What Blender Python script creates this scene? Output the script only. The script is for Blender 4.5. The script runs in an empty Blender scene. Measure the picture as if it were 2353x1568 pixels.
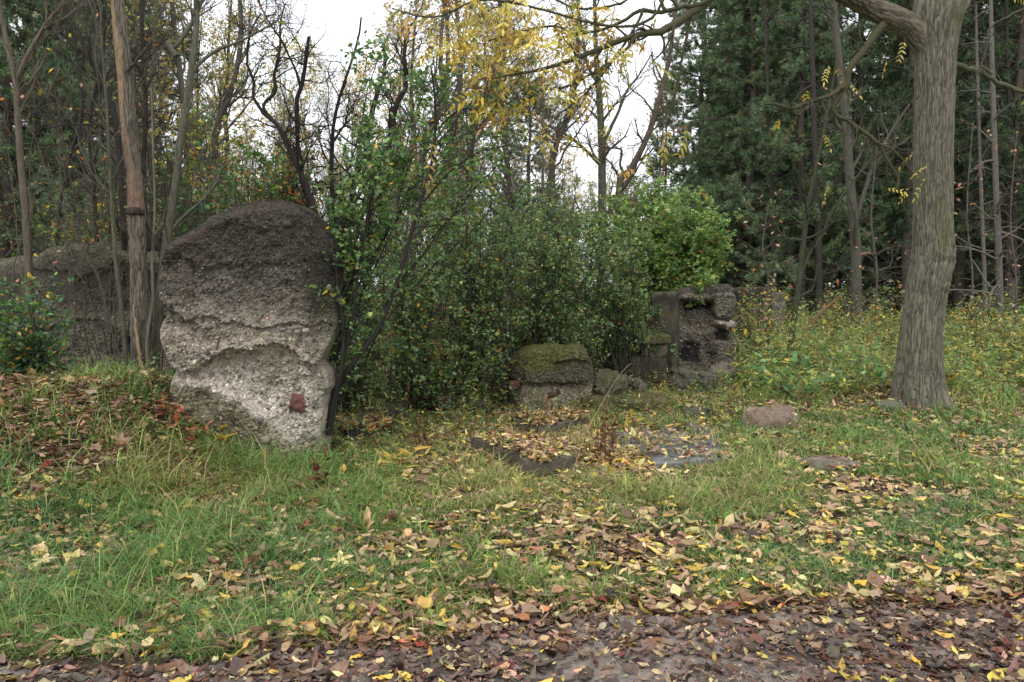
import bpy, math, time
import numpy as np
T00 = time.time()
R = math.radians
sc = bpy.context.scene
COL = sc.collection

# ------------------------------------------------------------------ camera, world, sun
FPX, CU, CV = 1794.0, 1176.5, 784.0          # focal length and centre in pixels of a 2353-wide picture
PITCH = R(4.57); CAMZ = 1.60
cam = bpy.data.cameras.new('camera'); cam.lens = 36.0*FPX/2353.0; cam.sensor_width = 36
cam.clip_start = 0.05; cam.clip_end = 400
co = bpy.data.objects.new('camera', cam); COL.objects.link(co)
co.location = (0, 0, CAMZ); co.rotation_euler = (R(90)-PITCH, 0, 0); sc.camera = co

SUN_EL, SUN_AZ = R(58), R(200)               # overcast noon, soft light from behind the camera
w = bpy.data.worlds.new('World'); sc.world = w; w.use_nodes = True
nt = w.node_tree; nt.nodes.clear()
def N(nt, t, **k):
    n = nt.nodes.new(t)
    for a, b in k.items(): setattr(n, a, b)
    return n
sky = N(nt, 'ShaderNodeTexSky', sky_type='NISHITA'); sky.sun_disc = False
sky.sun_elevation = SUN_EL; sky.sun_rotation = SUN_AZ; sky.dust_density = 3.0; sky.air_density = 1.0
hs = N(nt, 'ShaderNodeHueSaturation'); hs.inputs['Saturation'].default_value = 0.10
mx = N(nt, 'ShaderNodeMix', data_type='RGBA'); mx.inputs['Factor'].default_value = 0.75
mx.inputs['B'].default_value = (9.6, 9.9, 10.4, 1)       # the even white cloud deck over the blue
bg = N(nt, 'ShaderNodeBackground'); bg.inputs['Strength'].default_value = 0.10
wo = N(nt, 'ShaderNodeOutputWorld')
nt.links.new(sky.outputs[0], hs.inputs['Color']); nt.links.new(hs.outputs[0], mx.inputs['A'])
nt.links.new(mx.outputs['Result'], bg.inputs['Color']); nt.links.new(bg.outputs[0], wo.inputs[0])
sl = bpy.data.lights.new('sun', 'SUN'); sl.energy = 0.7; sl.angle = R(25); sl.color = (1.0, 0.97, 0.92)
so = bpy.data.objects.new('sun', sl); COL.objects.link(so); so.rotation_euler = (R(32), 0, R(-20))
sc.view_settings.view_transform = 'Standard'; sc.view_settings.look = 'None'
sc.view_settings.exposure = 0.95; sc.view_settings.gamma = 1.0
sc.cycles.max_bounces = 6; sc.cycles.diffuse_bounces = 3; sc.cycles.glossy_bounces = 2
sc.cycles.transmission_bounces = 3; sc.cycles.transparent_max_bounces = 4
sc.cycles.use_denoising = True

# ------------------------------------------------------------------ maths helpers
def nrm(a): return a/np.maximum(np.linalg.norm(a, axis=-1, keepdims=True), 1e-9)
def hash3(i, j, k, seed):
    h = (i.astype(np.int64)*374761393 + j.astype(np.int64)*668265263 + k.astype(np.int64)*2147483647 + seed*974634777) & 0xFFFFFFFF
    h = ((h ^ (h >> 13))*1274126177) & 0xFFFFFFFF
    h = ((h ^ (h >> 16))*2246822519) & 0xFFFFFFFF
    return ((h ^ (h >> 15)) & 0xFFFFFF)/float(0xFFFFFF)
def vnoise(p, seed=0):
    i = np.floor(p).astype(np.int64); f = p-i; f = f*f*(3-2*f)
    out = 0
    for a in (0, 1):
        wa = f[..., 0] if a else 1-f[..., 0]
        for b in (0, 1):
            wb = f[..., 1] if b else 1-f[..., 1]
            for c in (0, 1):
                wc = f[..., 2] if c else 1-f[..., 2]
                out = out+wa*wb*wc*hash3(i[..., 0]+a, i[..., 1]+b, i[..., 2]+c, seed)
    return out
def fbm(p, oct=4, seed=0, gain=0.5):
    s, a, t = 0, 1.0, 0
    for o in range(oct):
        s = s+a*vnoise(p*(2.03**o)+o*17.3, seed+o); t += a; a *= gain
    return s/t*2-1
def sst(x, a, b):
    t = np.clip((x-a)/(b-a), 0, 1); return t*t*(3-2*t)
def P(u, v, Y):
    """the point on the photograph's pixel (2353 wide) that stands at distance Y in front of the camera"""
    xr = (np.asarray(u, float)-CU)/FPX; yu = -(np.asarray(v, float)-CV)/FPX
    dy = math.cos(PITCH)+yu*math.sin(PITCH); dz = -math.sin(PITCH)+yu*math.cos(PITCH)
    t = np.asarray(Y, float)/dy
    return np.stack(np.broadcast_arrays(xr*t, np.asarray(Y, float)+0*xr, CAMZ+dz*t), -1)
def proj(p):
    x, y, z = p[..., 0], p[..., 1], p[..., 2]-CAMZ
    d = y*math.cos(PITCH)-z*math.sin(PITCH); q = y*math.sin(PITCH)+z*math.cos(PITCH)
    d = np.maximum(d, 1e-3)
    return CU+FPX*x/d, CV-FPX*q/d
def path_edge(x): return 3.41+0.165*x+0.07*np.sin(x*1.7+.4)+0.05*np.sin(x*5.1)
def ter(x, y):
    x = np.asarray(x, float); y = np.asarray(y, float)
    p = np.stack([x*0.5, y*0.5, 0*x+3.3], -1)
    h = 0.09*fbm(p, 3, 11)*sst(y, 3.2, 5.5)
    h = h+(0.70-.34*sst(y, 6.7, 8.5))*sst(-x, 1.9, 3.3)*sst(y, 4.3, 6.6)
    h = h+0.04*sst(y, 3.4, 4.6)
    h = h+0.20*np.exp(-((x-4.9)**2+(y-9.8)**2)/0.9)
    h = h+0.25*sst(y, 14, 30)*fbm(p*0.3, 2, 5)
    return h
def G(u, v):
    """march the pixel's ray to the ground"""
    lo, hi = 1.5, 120.0
    for _ in range(50):
        m = (lo+hi)/2; q = P(u, v, m)
        if q[2] > ter(q[0], q[1]): lo = m
        else: hi = m
    return P(u, v, lo)

# ------------------------------------------------------------------ mesh builder
class Geo:
    def __init__(s): s.V = []; s.C = []; s.F = []; s.n = 0
    def add(s, V, F, C):
        V = np.asarray(V, float).reshape(-1, 3)
        C = np.broadcast_to(np.asarray(C, float), V.shape)
        s.V.append(V); s.C.append(C)
        for f in (F if isinstance(F, list) else [F]): s.F.append(np.asarray(f, np.int64)+s.n)
        s.n += len(V); return s
    def build(s, name, m, parent=None, smooth=True):
        V = np.concatenate(s.V); C = np.concatenate(s.C)
        if parent is not None: V = V-np.array(parent.location)
        me = bpy.data.meshes.new(name)
        me.vertices.add(len(V)); me.vertices.foreach_set('co', V.astype(np.float32).ravel())
        tot = np.concatenate([np.full(len(f), f.shape[1]) for f in s.F]); idx = np.concatenate([f.ravel() for f in s.F])
        me.loops.add(len(idx)); me.loops.foreach_set('vertex_index', idx.astype(np.int32))
        me.polygons.add(len(tot))
        me.polygons.foreach_set('loop_start', (np.cumsum(tot)-tot).astype(np.int32))
        me.polygons.foreach_set('use_smooth', np.full(len(tot), smooth))
        at = me.attributes.new('Col', 'FLOAT_COLOR', 'POINT')
        at.data.foreach_set('color', np.concatenate([np.clip(C, 0, 1), np.ones((len(C), 1))], 1).astype(np.float32).ravel())
        me.update(calc_edges=True)
        me.materials.append(m)
        o = bpy.data.objects.new(name, me); COL.objects.link(o)
        if parent is not None: o.parent = parent
        return o
def tag(o, label=None, cat=None, group=None, kind=None):
    if label: o['label'] = label
    if cat: o['category'] = cat
    if group: o['group'] = group
    if kind: o['kind'] = kind
    return o
def thing(name, loc, label, cat, group=None):
    o = bpy.data.objects.new(name, None); COL.objects.link(o); o.location = [float(q) for q in loc]
    o.empty_display_size = .2
    return tag(o, label, cat, group)
def copy_tree(o, parent=None):
    c = o.copy(); COL.objects.link(c); c.parent = parent
    for ch in list(o.children): copy_tree(ch, c)
    return c

# ------------------------------------------------------------------ materials
def mat(name, rough=0.8, spec=0.3, trans=0.0, vary=0.0, vscale=8.0, stretch=(1, 1, 1), bump=0.0, bscale=40.0, bdist=0.01, moss=None, pebble=0.0, tint=None):
    m = bpy.data.materials.new(name); m.use_nodes = True; t = m.node_tree; t.nodes.clear()
    out = N(t, 'ShaderNodeOutputMaterial'); b = N(t, 'ShaderNodeBsdfPrincipled')
    b.inputs['Roughness'].default_value = rough; b.inputs['Specular IOR Level'].default_value = spec
    a = N(t, 'ShaderNodeAttribute', attribute_name='Col'); c = a.outputs['Color']
    tc = N(t, 'ShaderNodeTexCoord'); mp = N(t, 'ShaderNodeMapping'); mp.inputs['Scale'].default_value = stretch
    t.links.new(tc.outputs['Object'], mp.inputs[0])
    if vary:
        n = N(t, 'ShaderNodeTexNoise'); n.inputs['Scale'].default_value = vscale; n.inputs['Detail'].default_value = 6
        n.inputs['Roughness'].default_value = 0.65
        t.links.new(mp.outputs[0], n.inputs['Vector'])
        r = N(t, 'ShaderNodeMapRange'); r.inputs[1].default_value = .3; r.inputs[2].default_value = .7
        r.inputs[3].default_value = 1-vary; r.inputs[4].default_value = 1+vary
        t.links.new(n.outputs['Fac'], r.inputs[0])
        mm = N(t, 'ShaderNodeVectorMath', operation='SCALE'); t.links.new(c, mm.inputs[0]); t.links.new(r.outputs[0], mm.inputs['Scale'])
        c = mm.outputs[0]
    if tint:
        n = N(t, 'ShaderNodeTexNoise'); n.inputs['Scale'].default_value = tint[1]; n.inputs['Detail'].default_value = 4
        t.links.new(tc.outputs['Object'], n.inputs['Vector'])
        r = N(t, 'ShaderNodeMapRange'); r.inputs[1].default_value = tint[2]; r.inputs[2].default_value = tint[3]
        t.links.new(n.outputs['Fac'], r.inputs[0])
        x = N(t, 'ShaderNodeMix', data_type='RGBA'); x.inputs['B'].default_value = (*tint[0], 1)
        t.links.new(r.outputs[0], x.inputs['Factor']); t.links.new(c, x.inputs['A']); c = x.outputs['Result']
    if moss:
        g = N(t, 'ShaderNodeNewGeometry'); s = N(t, 'ShaderNodeSeparateXYZ'); t.links.new(g.outputs['Normal'], s.inputs[0])
        n = N(t, 'ShaderNodeTexNoise'); n.inputs['Scale'].default_value = 6; n.inputs['Detail'].default_value = 5
        t.links.new(tc.outputs['Object'], n.inputs['Vector'])
        ad = N(t, 'ShaderNodeMath', operation='ADD'); t.links.new(s.outputs['Z'], ad.inputs[0]); t.links.new(n.outputs['Fac'], ad.inputs[1])
        r = N(t, 'ShaderNodeMapRange'); r.inputs[1].default_value = moss[1]; r.inputs[2].default_value = moss[1]+.35; r.inputs[4].default_value = moss[2]
        t.links.new(ad.outputs[0], r.inputs[0])
        x = N(t, 'ShaderNodeMix', data_type='RGBA'); x.inputs['B'].default_value = (*moss[0], 1)
        t.links.new(r.outputs[0], x.inputs['Factor']); t.links.new(c, x.inputs['A']); c = x.outputs['Result']
    t.links.new(c, b.inputs['Base Color'])
    if bump:
        n = N(t, 'ShaderNodeTexNoise'); n.inputs['Scale'].default_value = bscale; n.inputs['Detail'].default_value = 7
        n.inputs['Roughness'].default_value = 0.7
        t.links.new(mp.outputs[0], n.inputs['Vector'])
        hsrc = n.outputs['Fac']
        if pebble:
            vo = N(t, 'ShaderNodeTexVoronoi'); vo.inputs['Scale'].default_value = bscale*1.1
            t.links.new(tc.outputs['Object'], vo.inputs['Vector'])
            ml = N(t, 'ShaderNodeMath', operation='MULTIPLY'); ml.inputs[1].default_value = -pebble; t.links.new(vo.outputs['Distance'], ml.inputs[0])
            ad = N(t, 'ShaderNodeMath', operation='ADD'); t.links.new(ml.outputs[0], ad.inputs[0]); t.links.new(hsrc, ad.inputs[1]); hsrc = ad.outputs[0]
        bp = N(t, 'ShaderNodeBump'); bp.inputs['Strength'].default_value = bump; bp.inputs['Distance'].default_value = bdist
        t.links.new(hsrc, bp.inputs['Height']); t.links.new(bp.outputs[0], b.inputs['Normal'])
    sh = b.outputs[0]
    if trans:
        tr = N(t, 'ShaderNodeBsdfTranslucent'); sc_ = N(t, 'ShaderNodeVectorMath', operation='SCALE'); sc_.inputs['Scale'].default_value = 1.3
        t.links.new(c, sc_.inputs[0]); t.links.new(sc_.outputs[0], tr.inputs['Color'])
        x = N(t, 'ShaderNodeMixShader'); x.inputs[0].default_value = trans
        t.links.new(sh, x.inputs[1]); t.links.new(tr.outputs[0], x.inputs[2]); sh = x.outputs[0]
    t.links.new(sh, out.inputs[0]); return m
M_leaf = mat('leaf', 0.36, 0.6, trans=0.36)
M_dead = mat('dead_leaf', 0.6, 0.35, trans=0.10, vary=0.25, vscale=60)
M_grass = mat('grass', 0.5, 0.35, trans=0.2)
M_needle = mat('needle', 0.5, 0.3, trans=0.1)
M_twig = mat('twig_bark', 0.85, 0.2)
M_bark = mat('bark', 0.9, 0.2, vary=0.45, vscale=14, stretch=(3, 3, .6), bump=0.9, bscale=30, bdist=0.012)
M_walnut = mat('furrowed_bark', 0.9, 0.2, vary=0.3, vscale=30, stretch=(1.5, 1.5, .6), bump=0.7, bscale=60, bdist=0.008)
M_conc = mat('old_concrete', 0.92, 0.2, vary=0.38, vscale=38, bump=0.9, bscale=55, bdist=0.012, pebble=0.8, tint=((0.05, 0.047, 0.035), 5, 0.60, 0.80))
M_mossc = mat('mossy_concrete', 0.92, 0.2, vary=0.5, vscale=24, bump=1.0, bscale=40, bdist=0.018, pebble=0.8, moss=((0.080, 0.085, 0.022), 1.22, 0.6))
M_slate = mat('slab_stone', 0.7, 0.3, vary=0.25, vscale=9, bump=0.35, bscale=20, bdist=0.01)
M_rock = mat('rock', 0.8, 0.3, vary=0.3, vscale=12, bump=0.6, bscale=25, bdist=0.01)
M_soil = mat('ground_soil', 0.95, 0.15, vary=0.4, vscale=14, bump=1.0, bscale=35, bdist=0.03)
M_path = mat('path_gravel', 0.85, 0.3, vary=0.30, vscale=30, bump=0.9, bscale=110, bdist=0.012, pebble=0.7, tint=((0.07, 0.05, 0.042), 2.2, 0.5, 0.62))
M_metal = mat('rusty_iron', 0.7, 0.4, vary=0.4, vscale=60, bump=0.4, bscale=80, bdist=0.003)

# ------------------------------------------------------------------ geometry helpers
def tubes(g, pts, rad, k=5, col=(.1, .08, .06), cap=False):
    """pts (N,S,3), rad (N,S): N tapered tubes"""
    pts = np.asarray(pts, float); rad = np.asarray(rad, float)
    if pts.ndim == 2: pts = pts[None]; rad = rad[None]
    n, S, _ = pts.shape
    tg = np.empty_like(pts); tg[:, 1:-1] = pts[:, 2:]-pts[:, :-2]; tg[:, 0] = pts[:, 1]-pts[:, 0]; tg[:, -1] = pts[:, -1]-pts[:, -2]
    tg = nrm(tg)
    md = nrm(pts[:, -1]-pts[:, 0]); ref = np.where(np.abs(md[:, 2:3]) > .8, np.array([[1., 0.1, 0]]), np.array([[0, 0.1, 1.]]))
    a = nrm(np.cross(tg, ref[:, None])); b = np.cross(tg, a)
    th = np.arange(k)*2*np.pi/k
    V = pts[:, :, None]+rad[:, :, None, None]*(np.cos(th)[None, None, :, None]*a[:, :, None]+np.sin(th)[None, None, :, None]*b[:, :, None])
    i = np.arange(S-1)[:, None]*k; j = np.arange(k)[None]
    f = np.stack([i+j, i+(j+1) % k, i+k+(j+1) % k, i+k+j], -1).reshape(-1, 4)
    F = (f[None]+(np.arange(n)*S*k)[:, None, None]).reshape(-1, 4)
    C = np.asarray(col, float)
    if C.ndim == 2 and len(C) == n: C = np.repeat(C, S*k, 0)
    g.add(V, F, C)
def resamp(pl, n, smooth=True):
    pl = np.asarray(pl, float)
    d = np.r_[0, np.cumsum(np.linalg.norm(np.diff(pl[:, :3], axis=0), axis=1))]
    t = np.linspace(0, d[-1], n)
    if smooth and len(pl) > 2:   # Catmull-Rom
        i = np.clip(np.searchsorted(d, t, 'right')-1, 0, len(pl)-2)
        p0 = pl[np.maximum(i-1, 0)]; p1 = pl[i]; p2 = pl[i+1]; p3 = pl[np.minimum(i+2, len(pl)-1)]
        u = ((t-d[i])/np.maximum(d[i+1]-d[i], 1e-9))[:, None]
        return .5*((2*p1)+(-p0+p2)*u+(2*p0-5*p1+4*p2-p3)*u*u+(-p0+3*p1-3*p2+p3)*u**3)
    return np.stack([np.interp(t, d, pl[:, c]) for c in range(pl.shape[1])], -1)
def rot_about(v, axis, ang):
    c, s = np.cos(ang)[..., None], np.sin(ang)[..., None]
    return v*c+np.cross(axis, v)*s+axis*(v*axis).sum(-1, keepdims=True)*(1-c)
def sprout(rng, pts, rad, n, t0, t1, ang, L, steps, wob=.25, trop=(0, 0, .1), rr=.55, rmin=.0015, taper=.25, Lend=.5):
    """n children on each of the given polylines; returns child polylines and radii"""
    m, S, _ = pts.shape
    pi = np.repeat(np.arange(m), n); t = rng.uniform(t0, t1, m*n)*(S-1)
    i = np.minimum(t.astype(int), S-2); f = (t-i)[:, None]
    p = pts[pi, i]*(1-f)+pts[pi, i+1]*f; r = (rad[pi, i]*(1-f[:, 0])+rad[pi, i+1]*f[:, 0])
    tg = nrm(pts[pi, i+1]-pts[pi, i])
    ax = nrm(np.cross(tg, nrm(rng.normal(size=tg.shape))))
    d = rot_about(tg, ax, R(ang)*rng.uniform(.6, 1.3, len(p)))
    Ls = (L*rng.uniform(.5, 1.3, len(p))*(1-(1-Lend)*t/(S-1)))
    return grow(rng, p, d, Ls, np.maximum(r*rr, rmin), steps, wob, trop, taper)
def grow(rng, p, d, L, r, steps, wob=.2, trop=(0, 0, .1), taper=.25):
    n = len(p); out = np.empty((n, steps+1, 3)); out[:, 0] = p; d = nrm(d)
    L = np.broadcast_to(L, (n,)); tr = np.asarray(trop, float)
    for s in range(steps):
        d = nrm(d+rng.normal(size=d.shape)*wob+tr); p = p+d*(L/steps)[:, None]; out[:, s+1] = p
    rad = np.asarray(r)[:, None]*np.linspace(1, taper, steps+1)[None]
    return out, rad
OV6 = (np.array([[0, 0, 0], [.32, -.5, .06], [.32, .5, .06], [.68, -.38, .02], [.68, .38, .02], [1, 0, -.15]]),
       [np.array([[0, 1, 2]]), np.array([[1, 3, 4, 2]]), np.array([[3, 5, 4]])])
def lance(n=5, curl=1., pw=.6):
    t = np.linspace(0, 1, n+2); V = []
    wd = np.sin(np.pi*np.clip(t, 0, 1)**pw)*.5
    V.append([0, 0, 0])
    for i in range(1, n+1):
        z = curl*(t[i]-.5)**2
        V += [[t[i], -wd[i], z+.12], [t[i], 0, z], [t[i], wd[i], z+.12]]
    V.append([1, 0, curl*.25])
    q = []; tr = [[0, 1, 2], [0, 2, 3]]
    for i in range(n-1):
        b = 1+3*i; q += [[b, b+3, b+4, b+1], [b+1, b+4, b+5, b+2]]
    e = 1+3*(n-1); l = len(V)-1; tr += [[e, l, e+1], [e+1, l, e+2]]
    return np.array(V, float), [np.array(tr), np.array(q)]
LAN = lance(3, .5); LEAFG = lance(5, 1.3, .85); LEAFG[0][:, 2] *= 1.25
_a = np.linspace(0, 2*np.pi, 20, endpoint=False)+np.pi
_r = np.array([.35, .5, .45, .8, .5, .75, 1.0, .55, .8, .95, .9, .95, .8, .55, 1.0, .75, .5, .8, .45, .5])
_r = .28+.72*np.abs(np.cos(_a*2.5))**1.0*np.where(np.arange(20) % 2, .8, 1)
MAP = (np.concatenate([[[.5, 0, 0]], np.stack([.5+.5*_r*np.cos(_a), .55*_r*np.sin(_a), .35*_r**2*np.sin(_a*3+1)], -1)]),
       [np.stack([np.zeros(20, int), 1+np.arange(20), 1+(np.arange(20)+1) % 20], -1)])
def leaves(g, Pn, D, Nn, L, W, C, tpl=OV6, curl=.25):
    Pn = np.asarray(Pn, float); n = len(Pn)
    if n == 0: return
    D = nrm(np.broadcast_to(D, (n, 3))); S = nrm(np.cross(np.broadcast_to(Nn, (n, 3)), D)); Nn = np.cross(D, S)
    T, F = tpl; L = np.broadcast_to(L, (n,))[:, None, None]; W = np.broadcast_to(W, (n,))[:, None, None]
    curl = np.broadcast_to(curl, (n,))[:, None, None]
    V = Pn[:, None]+T[None, :, 0:1]*L*D[:, None]+T[None, :, 1:2]*W*S[:, None]+T[None, :, 2:3]*L*curl*Nn[:, None]
    k = len(T); off = (np.arange(n)*k)[:, None, None]
    C = np.repeat(np.broadcast_to(C, (n, 3)), k, 0)
    g.add(V, [(f[None]+off).reshape(-1, f.shape[1]) for f in F], C)
def pal(rng, n, entries, jit=.22):
    ws = np.array([e[0] for e in entries], float); cs = np.array([e[1] for e in entries], float)
    c = cs[rng.choice(len(ws), n, p=ws/ws.sum())]
    return np.clip(c*np.exp(rng.normal(size=(n, 1))*jit)*np.exp(rng.normal(size=(n, 3))*jit*.35), 0, 1)
def rdir(rng, n, zs=1.0, zo=0.0):
    d = rng.normal(size=(n, 3)); d[:, 2] = d[:, 2]*zs+zo; return nrm(d)
def twig_leaves(g, rng, pts, per, L, asp, C, droop=0., flat=.6, t0=.15, curl=.3, jit=.3):
    m, S, _ = pts.shape; pi = np.repeat(np.arange(m), per); t = rng.uniform(t0, 1, m*per)*(S-1)
    i = np.minimum(t.astype(int), S-2); f = (t-i)[:, None]; p = pts[pi, i]*(1-f)+pts[pi, i+1]*f
    d = nrm(nrm(pts[pi, i+1]-pts[pi, i])*.5+rdir(rng, len(p), .5)-np.array([0, 0, droop]))
    nn = nrm(rng.normal(size=d.shape)*(1-flat)+np.array([0, 0, flat+.15]))
    l = L*np.exp(rng.normal(size=len(p))*jit*.6)
    c = C(len(p)) if callable(C) else C
    leaves(g, p, d, nn, l, l*asp*rng.uniform(.8, 1.2, len(p)), c, OV6, curl)
    return p

GREEN = (.085, .185, .045); DGREEN = (.045, .115, .045); TEAL = (.065, .165, .085); LIME = (.16, .25, .035)
YEL = (.62, .42, .045); GOLD = (.54, .36, .06); PALE = (.62, .50, .20); TAN = (.36, .22, .11); ORG = (.48, .17, .045)
RED = (.26, .045, .035); BRN = (.135, .068, .040); DBRN = (.060, .036, .030); PINK = (.50, .27, .17); PURP = (.10, .055, .055)
BARK_D = (.045, .038, .030); BARK_G = (.13, .12, .085); BARK_L = (.22, .19, .14); BARK_O = (.085, .088, .045)

# ------------------------------------------------------------------ ground and path
rng = np.random.default_rng(7)
def axis(a, b, fine0, fine1, df, n_out):
    return np.unique(np.concatenate([fine0-np.geomspace(.1, fine0-a, n_out), np.arange(fine0, fine1, df), fine1+np.geomspace(.1, b-fine1, n_out)]))
gx = axis(-120, 120, -8, 8, .06, 40); gy = axis(-15, 160, 2.2, 13, .06, 50)
X, Y = np.meshgrid(gx, gy); Z = ter(X, Y)+.012*fbm(np.stack([X*6, Y*6, 0*X], -1), 3, 9)
pm = path_edge(X)-Y; Z = Z-.015*sst(pm, -.1, .2)
nx, ny = len(gx), len(gy)
idx = (np.arange(ny-1)[:, None]*nx+np.arange(nx-1)[None]).ravel()
Fg = np.stack([idx, idx+1, idx+nx+1, idx+nx], -1)
q = fbm(np.stack([X*1.3, Y*1.3, 0*X], -1), 4, 21)[..., None]; q2 = fbm(np.stack([X*.6, Y*.6, 0*X+5], -1), 3, 22)[..., None]
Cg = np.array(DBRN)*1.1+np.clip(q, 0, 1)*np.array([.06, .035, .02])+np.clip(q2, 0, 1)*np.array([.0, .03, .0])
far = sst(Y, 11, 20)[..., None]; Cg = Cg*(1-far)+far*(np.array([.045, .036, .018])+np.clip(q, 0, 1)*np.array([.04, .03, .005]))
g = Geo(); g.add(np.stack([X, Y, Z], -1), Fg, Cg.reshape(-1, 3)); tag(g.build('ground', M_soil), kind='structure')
px = np.linspace(-8, 8, 320); pt = np.linspace(0, 1, 90)
X, T = np.meshgrid(px, pt); Y = -2+(path_edge(X)+2)*(1-(1-T)**1.6)
e = np.minimum(1, (path_edge(X)-Y)/.12)
Z = ter(X, Y)-.011*np.minimum(1, np.maximum(0, (path_edge(X)-Y)/.3))+.010*fbm(np.stack([X*7, Y*7, 0*X], -1), 3, 31)+.004*fbm(np.stack([X*40, Y*40, 0*X], -1), 2, 33)+.004
Z = np.where(T > .99, Z-.04, Z)
idx = (np.arange(89)[:, None]*320+np.arange(319)[None]).ravel(); Fp = np.stack([idx, idx+1, idx+321, idx+320], -1)
g = Geo(); g.add(np.stack([X, Y, Z], -1), Fp, np.array([.26, .215, .185])+.0*X.reshape(-1, 1)); tag(g.build('path', M_path), kind='structure')

# ------------------------------------------------------------------ ruins
def vdisp(p, amp, fr, seed, oct=4):
    return np.stack([fbm(p*fr+31.7*i, oct, seed+7*i) for i in range(3)], -1)*amp
def fit(pl, x):
    pl = np.asarray(pl, float); o = np.argsort(pl[:, 0]); return np.interp(x, pl[o, 0], pl[o, 1])
def ico(rng, g, Pn, Nn, rad, C, flat=.6):
    """small stones: displaced octahedra split once"""
    n = len(Pn)
    O = np.array([[1, 0, 0], [-1, 0, 0], [0, 1, 0], [0, -1, 0], [0, 0, 1], [0, 0, -1]], float)
    E = [(0, 2), (2, 1), (1, 3), (3, 0), (0, 4), (2, 4), (1, 4), (3, 4), (0, 5), (2, 5), (1, 5), (3, 5)]
    V = np.concatenate([O, nrm(np.array([O[a]+O[b] for a, b in E]))]); md = {frozenset(e): 6+i for i, e in enumerate(E)}
    F = []
    for a, b, c in [(0, 2, 4), (2, 1, 4), (1, 3, 4), (3, 0, 4), (2, 0, 5), (1, 2, 5), (3, 1, 5), (0, 3, 5)]:
        x, y, z = md[frozenset((a, b))], md[frozenset((b, c))], md[frozenset((c, a))]
        F += [[a, x, z], [x, b, y], [z, y, c], [x, y, z]]
    a = nrm(np.cross(Nn, rng.normal(size=Nn.shape))); b = np.cross(Nn, a)
    s = rad[:, None]*np.stack([rng.uniform(.8, 1.4, n), rng.uniform(.6, 1., n), np.full(n, flat)], -1)
    VV = V[None]*(1+rng.normal(size=(n, 18, 1))*.07)
    W = Pn[:, None]+VV[..., 0:1]*(a*s[:, :1])[:, None]+VV[..., 1:2]*(b*s[:, 1:2])[:, None]+VV[..., 2:3]*(Nn*s[:, 2:3])[:, None]
    g.add(W, (np.array(F)[None]+(np.arange(n)*18)[:, None, None]).reshape(-1, 3), np.repeat(C, 18, 0))
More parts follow.
